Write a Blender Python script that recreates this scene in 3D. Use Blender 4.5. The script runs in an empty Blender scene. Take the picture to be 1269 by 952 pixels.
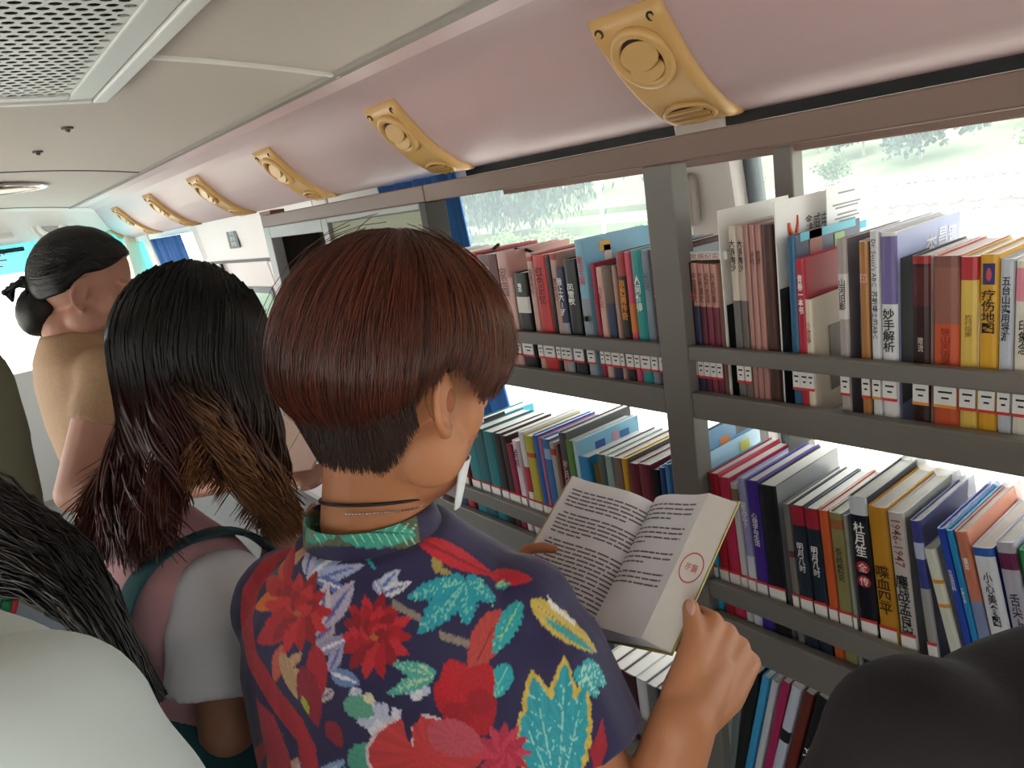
import bpy, bmesh, math, random
import numpy as np
from mathutils import Vector, Matrix
random.seed(7); np.random.seed(7)
S = bpy.context.scene
COL = S.collection
# ------------------------------------------------------------------ camera
PYAW, PPITCH, PROLL, FPX = 0.64182278, 0.25613217, -0.15323963, 905.69
HC = 1.62
def _basis():
    a, b, c = PYAW, PPITCH, PROLL
    f = np.array([math.sin(a)*math.cos(b), math.cos(a)*math.cos(b), -math.sin(b)])
    r = np.array([math.cos(a), -math.sin(a), 0.0]); u = np.cross(r, f)
    return r*math.cos(c)+u*math.sin(c), -r*math.sin(c)+u*math.cos(c), f
CR, CU, CF = _basis()
CC = np.array([0, 0, HC])
cam_d = bpy.data.cameras.new('camera'); cam = bpy.data.objects.new('camera', cam_d); COL.objects.link(cam)
cam_d.sensor_width = 36; cam_d.lens = 36*FPX/1269; cam_d.clip_start = 0.02; cam_d.clip_end = 300
cam.matrix_world = Matrix(((CR[0], CU[0], -CF[0], CC[0]), (CR[1], CU[1], -CF[1], CC[1]), (CR[2], CU[2], -CF[2], CC[2]), (0, 0, 0, 1)))
S.camera = cam
# ------------------------------------------------------------------ light and exposure
wd = bpy.data.worlds.new('sky'); S.world = wd; wd.use_nodes = True
wn = wd.node_tree.nodes; wl = wd.node_tree.links
bg = wn['Background']
sky = wn.new('ShaderNodeTexSky'); sky.sky_type = 'HOSEK_WILKIE'
sky.sun_direction = Vector((-0.5, -0.45, 0.75)).normalized(); sky.turbidity = 6.0; sky.ground_albedo = 0.4
mixs = wn.new('ShaderNodeMix'); mixs.data_type = 'RGBA'; mixs.inputs[0].default_value = 0.75
mixs.inputs[7].default_value = (.98, .99, 1.0, 1)
wl.new(sky.outputs[0], mixs.inputs[6]); wl.new(mixs.outputs[2], bg.inputs[0])
bg.inputs[1].default_value = 2.0
sun_d = bpy.data.lights.new('sun', 'SUN'); sun_d.energy = 2.2; sun_d.angle = math.radians(1.0); sun_d.color = (1, .96, .88)
sun = bpy.data.objects.new('sun', sun_d); COL.objects.link(sun)
sun.rotation_euler = Vector((-0.50, -0.45, 0.95)).to_track_quat('Z', 'Y').to_euler()
sun.location = (-6, -6, 12)
S.view_settings.view_transform = 'Standard'; S.view_settings.look = 'None'
S.view_settings.gamma = 1; S.view_settings.use_curve_mapping = False
S.view_settings.exposure = 1.62
S.cycles.max_bounces = 10; S.cycles.diffuse_bounces = 6; S.cycles.transparent_max_bounces = 12
S.cycles.sample_clamp_indirect = 6.0

# ------------------------------------------------------------------ helpers
def ray(u, v): return CR*(u-634.5)/FPX - CU*(v-476)/FPX + CF
def W(u, v, t): return CC + ray(u, v)*t
def onx(u, v, x): d = ray(u, v); return CC + d*(x/d[0])
def onz(u, v, z): d = ray(u, v); return CC + d*((z-HC)/d[2])
def lin(c):
    if isinstance(c, str):
        c = [int(c[i:i+2], 16)/255 for i in (0, 2, 4)]
        c = [x/12.92 if x <= .04045 else ((x+.055)/1.055)**2.4 for x in c]
    return (c[0], c[1], c[2], 1)
MATS = {}
def mat(name, col, rough=.5, noise=0.0, nscale=40, bump=0.0, metal=0.0, spec=.4, coat=0.0, sss=0.0, stretch=None):
    if name in MATS: return MATS[name]
    m = bpy.data.materials.new(name); m.use_nodes = True; MATS[name] = m
    n = m.node_tree.nodes; l = m.node_tree.links; b = n['Principled BSDF']
    c = lin(col)
    b.inputs['Base Color'].default_value = c; b.inputs['Roughness'].default_value = rough
    b.inputs['Metallic'].default_value = metal; b.inputs['Specular IOR Level'].default_value = spec
    if coat: b.inputs['Coat Weight'].default_value = coat
    if sss:
        b.inputs['Subsurface Weight'].default_value = sss; b.inputs['Subsurface Radius'].default_value = (.012, .005, .003)
        b.inputs['Subsurface Scale'].default_value = .6
    if noise or bump:
        tc = n.new('ShaderNodeTexCoord'); nz = n.new('ShaderNodeTexNoise'); nz.inputs['Scale'].default_value = nscale
        nz.inputs['Detail'].default_value = 4
        if stretch:
            mp = n.new('ShaderNodeMapping'); mp.inputs['Scale'].default_value = stretch
            l.new(tc.outputs['Object'], mp.inputs[0]); l.new(mp.outputs[0], nz.inputs[0])
        else: l.new(tc.outputs['Object'], nz.inputs[0])
        if noise:
            mx = n.new('ShaderNodeMix'); mx.data_type = 'RGBA'
            mx.inputs[6].default_value = tuple(min(1, x*(1-noise)) for x in c[:3])+(1,)
            mx.inputs[7].default_value = tuple(min(1, x*(1+noise)) for x in c[:3])+(1,)
            l.new(nz.outputs[0], mx.inputs[0]); l.new(mx.outputs[2], b.inputs['Base Color'])
        if bump:
            bp = n.new('ShaderNodeBump'); bp.inputs['Strength'].default_value = bump; bp.inputs['Distance'].default_value = .002
            l.new(nz.outputs[0], bp.inputs['Height']); l.new(bp.outputs[0], b.inputs['Normal'])
    return m
def vmat(name, rough=.6, attr='Col', bump=0.0, nscale=300, sss=0.0, spec=.3, stretch=None, sheen=0.0):
    """material that takes its colour from the mesh's colour attribute (print, dye)"""
    m = mat(name, (.5, .5, .5), rough, bump=bump, nscale=nscale, sss=sss, spec=spec, stretch=stretch)
    n = m.node_tree.nodes; a = n.new('ShaderNodeVertexColor'); a.layer_name = attr
    m.node_tree.links.new(a.outputs[0], n['Principled BSDF'].inputs['Base Color'])
    if sheen: n['Principled BSDF'].inputs['Sheen Weight'].default_value = sheen
    return m

class MB:
    def __init__(s): s.v = []; s.f = []; s.m = []
    def add(s, vs, fs, mi=0):
        o = len(s.v); s.v += [tuple(p) for p in vs]; s.f += [tuple(i+o for i in f) for f in fs]; s.m += [mi]*len(fs); return s
    def box(s, x0, x1, y0, y1, z0, z1, mi=0, M=None):
        vs = [(x, y, z) for x in (x0, x1) for y in (y0, y1) for z in (z0, z1)]
        if M is not None: vs = [M @ Vector(p) for p in vs]
        return s.add(vs, [(0, 1, 3, 2), (4, 6, 7, 5), (0, 4, 5, 1), (2, 3, 7, 6), (0, 2, 6, 4), (1, 5, 7, 3)], mi)
    def loft(s, rings, close=True, caps=True, mi=0):
        n = len(rings[0]); vs = [p for r in rings for p in r]; fs = []
        for i in range(len(rings)-1):
            for j in range(n if close else n-1):
                k = (j+1) % n
                fs.append((i*n+j, i*n+k, (i+1)*n+k, (i+1)*n+j))
        if caps and close:
            fs.append(tuple(range(n-1, -1, -1))); fs.append(tuple((len(rings)-1)*n+j for j in range(n)))
        return s.add(vs, fs, mi)
    def tube(s, pts, rad, n=8, mi=0):
        pts = [np.array(p, float) for p in pts]; rings = []
        rad = rad if hasattr(rad, '__len__') else [rad]*len(pts)
        up = np.array([0.13, 0.2, 1.0])
        for i, p in enumerate(pts):
            d = pts[min(i+1, len(pts)-1)]-pts[max(i-1, 0)]; d = d/(np.linalg.norm(d)+1e-9)
            a = np.cross(d, up); a /= np.linalg.norm(a)+1e-9; b = np.cross(d, a); up = -np.cross(d, a)*1.0 if False else up
            rings.append([p+rad[i]*(math.cos(2*math.pi*k/n)*a+math.sin(2*math.pi*k/n)*b) for k in range(n)])
        return s.loft(rings, mi=mi)
    def sphere(s, c, r, M=None, nu=12, nv=8, mi=0):
        r = r if hasattr(r, '__len__') else (r, r, r); vs = []; fs = []
        for i in range(1, nv):
            th = math.pi*i/nv
            for j in range(nu):
                ph = 2*math.pi*j/nu
                vs.append(Vector((r[0]*math.sin(th)*math.cos(ph), r[1]*math.sin(th)*math.sin(ph), r[2]*math.cos(th))))
        vs.append(Vector((0, 0, r[2]))); vs.append(Vector((0, 0, -r[2])))
        if M is not None: vs = [M @ p for p in vs]
        vs = [p+Vector(c) for p in vs]
        for i in range(nv-2):
            for j in range(nu):
                k = (j+1) % nu; fs.append((i*nu+j, (i+1)*nu+j, (i+1)*nu+k, i*nu+k))
        t = len(vs)-2
        for j in range(nu):
            k = (j+1) % nu; fs.append((t, j, k)); fs.append((t+1, (nv-2)*nu+k, (nv-2)*nu+j))
        return s.add(vs, fs, mi)
    def mesh(s, name, mats, smooth=False):
        me = bpy.data.meshes.new(name); me.from_pydata(s.v, [], s.f); me.update()
        for m in (mats if isinstance(mats, (list, tuple)) else [mats]): me.materials.append(m)
        if any(s.m): me.polygons.foreach_set('material_index', s.m)
        if smooth: me.polygons.foreach_set('use_smooth', [True]*len(me.polygons))
        bm = bmesh.new(); bm.from_mesh(me); bmesh.ops.recalc_face_normals(bm, faces=bm.faces); bm.to_mesh(me); bm.free()
        return me
    def build(s, name, mats, parent=None, smooth=False, bevel=0.0, label=None, cat=None, group=None, kind=None, seg=2):
        o = link(name, s.mesh(name, mats, smooth), parent)
        if bevel:
            b = o.modifiers.new('bevel', 'BEVEL'); b.width = bevel; b.segments = seg; b.limit_method = 'ANGLE'
            b.harden_normals = False
        return tag(o, label, cat, group, kind)
def link(name, data, parent=None):
    o = bpy.data.objects.new(name, data); COL.objects.link(o)
    if parent is not None:
        o.parent = parent
    return o
def tag(o, label=None, cat=None, group=None, kind=None):
    if label: o['label'] = label
    if cat: o['category'] = cat
    if group: o['group'] = group
    if kind: o['kind'] = kind
    return o
def empty(name, loc, label, cat, group=None, rz=0, kind=None):
    o = bpy.data.objects.new(name, None); COL.objects.link(o); o.location = loc; o.rotation_euler = (0, 0, rz)
    o.empty_display_size = .05
    return tag(o, label, cat, group, kind)
_tc = {}
def text_mesh(txt, vertical=False, spacing=1.0):
    key = (txt, vertical)
    if key not in _tc:
        cu = bpy.data.curves.new('txt', 'FONT'); cu.body = '\n'.join(txt) if vertical else txt
        cu.align_x = 'CENTER'; cu.align_y = 'CENTER'; cu.resolution_u = 1; cu.size = 1; cu.space_line = .95*spacing; cu.fill_mode = 'FRONT'; cu.offset = .014 if vertical else .004
        o = bpy.data.objects.new('txt', cu)
        me = bpy.data.meshes.new_from_object(o)
        bpy.data.objects.remove(o); bpy.data.curves.remove(cu)
        n = len(me.vertices); co = np.zeros(n*3); me.vertices.foreach_get('co', co); co = co.reshape(-1, 3)
        fs = [tuple(p.vertices) for p in me.polygons]
        if n: co[:, 0] -= (co[:, 0].max()+co[:, 0].min())/2; co[:, 1] -= (co[:, 1].max()+co[:, 1].min())/2
        _tc[key] = (co, fs); bpy.data.meshes.remove(me)
    return _tc[key]
def text_obj(name, txt, m, parent, M, w, h, vertical=False, rot=0, bold=0):
    """flat lettering fitted in a w x h box; M maps (right, up, normal) to the parent's space"""
    co, fs = text_mesh(txt, vertical)
    if not len(co): return None
    co = co.copy()
    if rot: co = np.stack([co[:, 1]*rot, -co[:, 0]*rot, co[:, 2]], 1)   # +1: reads downward
    ex = np.ptp(co[:, 0])+1e-6; ey = np.ptp(co[:, 1])+1e-6
    sx, sy = w/ex, h/ey
    s = min(sx, sy); sx = min(sx, s*1.5); sy = min(sy, s*1.5)
    co[:, 0] *= sx; co[:, 1] *= sy; co[:, 2] = 0
    me = bpy.data.meshes.new(name)
    me.from_pydata([tuple(M @ Vector(p)) for p in co], [], fs); me.update(); me.materials.append(m)
    return link(name, me, parent)
def copy_tree(o, parent=None):
    c = o.copy(); COL.objects.link(c)
    if parent is not None: c.parent = parent
    for ch in o.children: copy_tree(ch, c)
    return c

# ------------------------------------------------------------------ materials
M_ceil = mat('ceiling_vinyl', 'bdb3aa', .7, noise=.03, nscale=60, bump=.05)
M_cove = mat('pink_grey_lining', 'b3999a', .42, noise=.02, nscale=30)
M_white = mat('white_plastic', 'dcdad6', .45)
M_shell = mat('shell_lining', 'b5b2ad', .6, noise=.03)
M_floor = mat('floor_vinyl', '6d6a66', .6, noise=.15, nscale=15)
M_steel = mat('grey_shelf_paint', '736e68', .42, noise=.03, nscale=25)
M_steel_bounce = mat('grey_paint_pink_bounce', '7a6258', .45, noise=.03, nscale=25)  # shelf grey for the beams, pink bounce from the cove put into the colour
M_black = mat('black_rubber', '121315', .5)
M_gold = mat('gold_plastic', 'c39a5f', .38, noise=.04, nscale=30, spec=.5)
M_golddk = mat('gold_recess_shade', '3a2414', .6)  # vent hollows have no depth: their shade is put into this dark colour
M_dark = mat('void_shade', '171310', .9)
def glass_mat(name, tint, veil, refl=.06):
    m = bpy.data.materials.new(name); m.use_nodes = True; n = m.node_tree.nodes; l = m.node_tree.links
    for x in list(n): n.remove(x)
    out = n.new('ShaderNodeOutputMaterial'); tr = n.new('ShaderNodeBsdfTransparent'); tr.inputs[0].default_value = (*tint, 1)
    tl = n.new('ShaderNodeBsdfTranslucent'); tl.inputs[0].default_value = (.84, .96, 1.0, 1)
    gl = n.new('ShaderNodeBsdfGlossy'); gl.inputs[1].default_value = .03
    m1 = n.new('ShaderNodeMixShader'); m1.inputs[0].default_value = veil
    m2 = n.new('ShaderNodeMixShader'); fr = n.new('ShaderNodeLayerWeight'); fr.inputs[0].default_value = .12
    mt = n.new('ShaderNodeMath'); mt.operation = 'MULTIPLY'; mt.inputs[1].default_value = refl*4
    l.new(fr.outputs[0], mt.inputs[0]); l.new(mt.outputs[0], m2.inputs[0])
    l.new(tr.outputs[0], m1.inputs[1]); l.new(tl.outputs[0], m1.inputs[2]); l.new(m1.outputs[0], m2.inputs[1]); l.new(gl.outputs[0], m2.inputs[2])
    l.new(m2.outputs[0], out.inputs[0]); return m
M_glass = glass_mat('milky_glass', (.98, .985, .975), .09)  # translucent mix gives the panes a pale bluish veil
M_cyan = glass_mat('cyan_sunband_glass', (.12, .72, .80), .25)

# ------------------------------------------------------------------ bus shell
Y0, YF = -3.6, 6.25            # rear and front of the cabin
XC, XL = 0.15, -0.95           # centre line, left wall
def wx(z): return 1.25+(1.69-z)*.13 if z < 1.69 else 1.25      # right wall leans outward going down
def cz(x): return 1.99-.055*((x-XC)/.7)**2
def sheet(profile, y0, y1, th, n=1):
    """an extruded open profile (x, z) given thickness th outward"""
    pr = [np.array(p) for p in profile]; nor = []
    for i in range(len(pr)):
        d = pr[min(i+1, len(pr)-1)]-pr[max(i-1, 0)]; d = d/np.linalg.norm(d); nor.append(np.array([-d[1], d[0]]))
    ring = list(pr)+[pr[i]+nor[i]*th for i in range(len(pr)-1, -1, -1)]
    return MB().loft([[(p[0], y, p[1]) for p in ring] for y in np.linspace(y0, y1, n+1)])
MB().box(XL-.2, 1.5, Y0-.2, YF+.3, -.06, 0).build('floor', M_floor, kind='structure')
ceilx = np.linspace(-.56, .86, 15)
sheet([(x, cz(x)) for x in ceilx], Y0, 5.55, .03).build('ceiling', M_ceil, kind='structure', smooth=False)
# ceiling joints: a pale bead, a dark seam and the front seam
def cstrip(name, y, w, m, x0=-.5, x1=.85, dz=.004):
    xs = np.linspace(x0, x1, 14)
    b = MB(); b.loft([[(x, y-w/2, cz(x)-dz), (x, y+w/2, cz(x)-dz), (x, y+w/2, cz(x)+.006), (x, y-w/2, cz(x)+.006)] for x in xs])
    return b.build(name, m, kind='structure')
cstrip('trim_1', 1.63, .018, M_white, .41, .86, .006)
cstrip('trim_2', 3.57, .012, mat('seam_grey', '6d6d6d', .7))
cstrip('trim_3', 5.545, .014, MATS['seam_grey'])
# cove: convex duct running the length of the window wall
COVE = [(.86, 1.938), (.93, 1.928), (.985, 1.905), (1.012, 1.878), (1.045, 1.837), (1.085, 1.790), (1.13, 1.750), (1.18, 1.717), (1.225, 1.700), (1.262, 1.690)]
sheet(COVE, Y0, 6.12, .012).build('trim_4', M_cove, kind='structure', smooth=True)
MB().box(.845, .868, Y0, 5.7, 1.928, 1.942).build('trim_5', mat('bead_grey', '8d8580', .6), kind='structure')
sheet([(.87, 1.9345), (.932, 1.9255)], Y0, 5.9, .004).build('trim_20', mat('lit_cove_strip', 'cdb2b2', .4), kind='structure')  # brighter band along the cove edge, its extra light put into a paler colour
mir = [(2*XC-x, z) for x, z in COVE][::-1]
sheet(mir, Y0, 6.12, .012).build('trim_6', M_cove, kind='structure', smooth=True)
# right wall below the windows, pillars, black band under the cove
def wallbox(mb, y0, y1, z0, z1, th=.04, off=0.0, mi=0):
    a, b = wx(z0)+off, wx(z1)+off
    mb.add([(a, y0, z0), (a+th, y0, z0), (b+th, y0, z1), (b, y0, z1), (a, y1, z0), (a+th, y1, z0), (b+th, y1, z1), (b, y1, z1)],
           [(0, 1, 2, 3), (4, 7, 6, 5), (0, 4, 5, 1), (3, 2, 6, 7), (0, 3, 7, 4), (1, 5, 6, 2)], mi); return mb
SILL = .62
wallbox(MB(), Y0, 6.1, 0, SILL).build('wall_right', M_shell, kind='structure')
wallbox(MB(), 1.72, 2.75, 1.664, 1.71, .03, -.012).build('trim_19', M_white, kind='structure')
wallbox(MB(), Y0, 1.72, 1.6765, 1.71, .03, -.012).build('trim_7', M_black, kind='structure')
wallbox(MB(), 4.35, 6.1, 1.664, 1.71, .03, -.012).build('trim_8', M_white, kind='structure')
wallbox(MB(), Y0, 2.75, SILL, SILL+.03, .06, -.02).build('trim_9', M_black, kind='structure')
M_pillar = mat('pillar_plastic', 'c9c2bd', .45)
def pillar(y0, y1, name, lab):
    o = wallbox(MB(), y0, y1, SILL, 1.71, .05, -.022).build(name, M_pillar, kind='structure', bevel=.01)
    wallbox(MB(), y0-.03, y1+.03, SILL, 1.70, .01, .028).build('frit_band', M_black, o)
    return o
pil = pillar(.868, .988, 'trim_10', '')
z_ = 1.395
MB().sphere((wx(z_)-.026, .962, z_), (.012, .026, .026)).build('coat_hook_knob', M_white, pil, smooth=True)
MB().box(-.016, .016, -.03, .03, -.06, .045, M=Matrix.Translation((wx(1.53)-.035, .975, 1.555))).build('belt_guide', mat('grey_plastic', '9d948e', .5), pil, bevel=.012)
pillar(2.62, 2.75, 'trim_11', ''); pillar(4.3, 4.42, 'trim_12', ''); pillar(5.45, 5.62, 'trim_13', ''); pillar(-1.37, -1.25, 'trim_14', ''); pillar(Y0, Y0+.2, 'trim_18', '')
def window(i, y0, y1, z0=SILL+.03, z1=1.69, m=M_glass):
    return wallbox(MB(), y0, y1, z0, z1, .006, .012).build('window_%d' % i, m, kind='structure')
window(1, -1.25, .868); window(2, .988, 2.62); window(3, 4.42, 5.45); window(4, 5.62, 6.1, m=M_cyan)
# left wall and rear wall, with windows that let the daylight in
LW = [(Y0+.2, -1.5), (-1.38, .5), (.62, 2.4), (2.52, 4.3), (4.42, 5.9)]; b = MB(); b.box(XL-.05, XL, Y0, 6.1, 0, .80).box(XL-.05, XL, Y0, 6.1, 1.66, 1.9)
for a_, b_ in zip([Y0]+[w[1] for w in LW], [w[0] for w in LW]+[6.1]): b.box(XL-.05, XL, a_, b_, .80, 1.66)
b.build('wall_left', M_shell, kind='structure')
for i, (a, b) in enumerate(LW):
    MB().box(XL-.03, XL-.022, a, b, .80, 1.66).build('window_%d' % (5+i), M_glass, kind='structure')
window(12, Y0+.2, -1.37)
MB().box(XL, 1.4, Y0-.06, Y0, 0, .95).box(XL, 1.4, Y0-.06, Y0, 1.65, 2.02).box(XL, XL+.25, Y0-.06, Y0, .95, 1.65).box(1.1, 1.4, Y0-.06, Y0, .95, 1.65).build('wall_back', M_shell, kind='structure')
MB().box(XL+.25, 1.1, Y0-.035, Y0-.028, .95, 1.65).build('window_13', M_glass, kind='structure')
# roof skin above everything so that no light leaks in
sheet([(-1.02, 1.70), (-.98, 1.98), (-.6, 2.1), (XC, 2.15), (.9, 2.1), (1.30, 1.98), (1.33, 1.70)], Y0-.1, 6.2, .03).build('roof', mat('bus_paint', 'e4e4e2', .3), kind='structure')
# front bulkhead, windscreen with cyan sun band, dash
xs = np.linspace(-.9, 1.18, 12)
def fz(x, k): return k-.05*((x-XC)/.9)**2
fb = MB(); fb.loft([[(x, 5.55, min(cz(x), 1.985)), (x, 5.62, min(cz(x), 1.985)-.02), (x, 5.86, 1.80-.03*abs(x-XC)), (x, 5.9, 1.765), (x, 6.0, 1.765), (x, 5.95, 2.05), (x, 5.55, 2.05)] for x in xs])
bh = fb.build('wall_front', M_white, kind='structure', smooth=False)
MB().box(-.02, .5, -.012, .012, -.055, .055, M=Matrix.Translation((.02, 5.80, 1.845)) @ Matrix.Rotation(math.radians(-37), 4, 'X')).build('bulkhead_panel', M_white, bh, bevel=.01)
MB().box(XL, 1.3, 5.98, 6.1, 0, .92).build('trim_15', M_shell, kind='structure')
ws = MB(); ws.loft([[(x, 5.97+.12*(1-((x-XC)/1.1)**2), .92), (x, 5.976+.12*(1-((x-XC)/1.1)**2), .92), (x, 5.956, 1.58), (x, 5.95, 1.58)] for x in np.linspace(XL, 1.2, 12)])
ws.build('window_10', M_glass, kind='structure')
ws = MB(); ws.loft([[(x, 5.95, 1.58), (x, 5.956, 1.58), (x, 5.926, 1.775), (x, 5.92, 1.775)] for x in np.linspace(XL, 1.2, 12)])
ws.build('window_11', M_cyan, kind='structure')
MB().box(1.17, 1.27, 5.85, 6.12, .6, 1.75).build('trim_16', mat('cream_pillar', 'd9d3bd', .5), kind='structure', bevel=.02)
# ------------------------------------------------------------------ bus fittings
sp = empty('ceiling_speaker', (.735, 5.765, 1.858), 'round white loudspeaker set in the front bulkhead above the windscreen', 'speaker')
sp.rotation_euler = (math.radians(-90-37+90-53), 0, 0)
def ring(mb, R, r, n=28, k=8, c=(0, 0, 0), ex=1.0, ey=1.0, mi=0, ez=1.0):
    rings = []
    for i in range(n+1):
        a = 2*math.pi*i/n
        rings.append([((R+r*math.cos(2*math.pi*j/k))*math.cos(a)*ex+c[0], (R+r*math.cos(2*math.pi*j/k))*math.sin(a)*ey+c[1], ez*r*math.sin(2*math.pi*j/k)+c[2]) for j in range(k)])
    return mb.loft(rings, caps=False, mi=mi)
def disc(mb, R, z0, z1, n=24, c=(0, 0), ex=1.0, ey=1.0, mi=0):
    return mb.loft([[(c[0]+R*ex*math.cos(2*math.pi*j/n), c[1]+R*ey*math.sin(2*math.pi*j/n), z) for j in range(n)] for z in (z0, z1)], mi=mi)
ring(MB(), .098, .012).build('outer_rim', M_white, sp, smooth=True)
ring(MB(), .066, .016).build('inner_rim', mat('bright_white_plastic', 'f2f2ef', .35), sp, smooth=True)
disc(MB(), .062, -.004, .006).build('speaker_grille', mat('speaker_grey', 'b4b6b6', .7, noise=.3, nscale=260), sp)
# perforated return-air grille
gx0, gx1, gy0, gy1, gz = -.12, .405, .25, 1.955, 1.962
gr = empty('air_grille', ((gx0+gx1)/2, (gy0+gy1)/2, gz), 'white perforated return air grille framed in the bus ceiling', 'grille')
cx, cy = (gx0+gx1)/2, (gy0+gy1)/2
M_grl = mat('grille_enamel', 'c9c9c6', .4)
px_, py_ = .0245, .0250; hx0, hx1, hy0, hy1 = gx0+.05, gx1-.05, gy0+.05, gy1-.05
g = MB(); nr = int((hy1-hy0)/py_)
for r in range(nr):
    yc = hy1-(r+.5)*py_; off = .5*(r % 2)
    for c in range(int((hx1-hx0)/px_)):
        xc = hx1-(c+.5+off*1.0)*px_
        if xc-px_/2 < hx0: continue
        o8 = [(px_/2*a, py_/2*b) for a, b in ((1, .0), (1, 1), (0, 1), (-1, 1), (-1, 0), (-1, -1), (0, -1), (1, -1))]
        i8 = [(.0098*math.cos(k*math.pi/4), .0100*math.sin(k*math.pi/4)) for k in range(8)]
        vs = [(xc+a-cx, yc+b-cy, 0) for a, b in o8]+[(xc+a-cx, yc+b-cy, 0) for a, b in i8]+[(xc+a-cx, yc+b-cy, .0012) for a, b in i8]
        g.add(vs, [(k, (k+1) % 8, 8+(k+1) % 8, 8+k) for k in range(8)]+[(8+k, 8+(k+1) % 8, 16+(k+1) % 8, 16+k) for k in range(8)])
    if off: g.box(hx1-px_*.5-cx, hx1-cx, yc-py_/2-cy, yc+py_/2-cy, 0, .004)
g.build('perforated_panel', M_grl, gr)
f = MB()
for (a, b, c, d) in ((gx0, hx0, gy0, gy1), (hx1, gx1, gy0, gy1), (hx0, hx1, gy0, hy0), (hx0, hx1, hy1-((hy1-hy0) % py_)*0, gy1)):
    f.box(a-cx, b-cx, c-cy, d-cy, -.004, .02)
f.build('inner_frame', M_grl, gr, bevel=.003)
f = MB()
for (a, b, c, d) in ((gx1+.004, gx1+.035, gy0, gy1+.02), (gx0-.035, gx0-.004, gy0, gy1+.02), (gx0, gx1, gy1+.002, gy1+.02), (gx0, gx1, gy0-.02, gy0)):
    f.box(a-cx, b-cx, c-cy, d-cy, -.008, .024)
f.build('outer_frame', mat('grille_frame_white', 'd8d8d5', .4), gr, bevel=.003)
MB().box(gx0-cx, gx1-cx, gy0-cy, gy1-cy, .02, .023).build('void_shade_sheet', M_dark, gr)  # dark sheet paints the unlit space above the grille holes
# dome light at the front
dl = empty('dome_light', (.32, 4.12, 1.968), 'oval chrome ringed ceiling light with amber lens near the windscreen', 'ceiling light')
ring(MB(), 1, .05, 36, 8, ex=.24, ey=.17, ez=.25).build('chrome_ring', mat('chrome', 'd8d8d8', .15, metal=1), dl, smooth=True)
disc(MB(), 1, -.012, .01, 32, ex=.2, ey=.12).build('amber_lens', mat('amber_lens', 'e0a060', .3), dl)
disc(MB(), 1, -.006, .012, 32, ex=.235, ey=.165).build('base_plate', M_white, dl)
for i, (x, y, w) in enumerate([(.432, 2.49, 'nearer'), (.41, 2.98, 'farther')]):
    b = MB(); disc(b, .016, 0, .006, 12); b.sphere((0, 0, -.003), (.007, .007, .005), nu=8, nv=6)
    o = b.build('ceiling_screw', mat('screw_grey', '55534f', .5), label='%s of two dark screw caps in the grey bus ceiling' % w, cat='screw', group='ceiling screw caps'); o.location = (x, y, cz(x)-.007)
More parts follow.
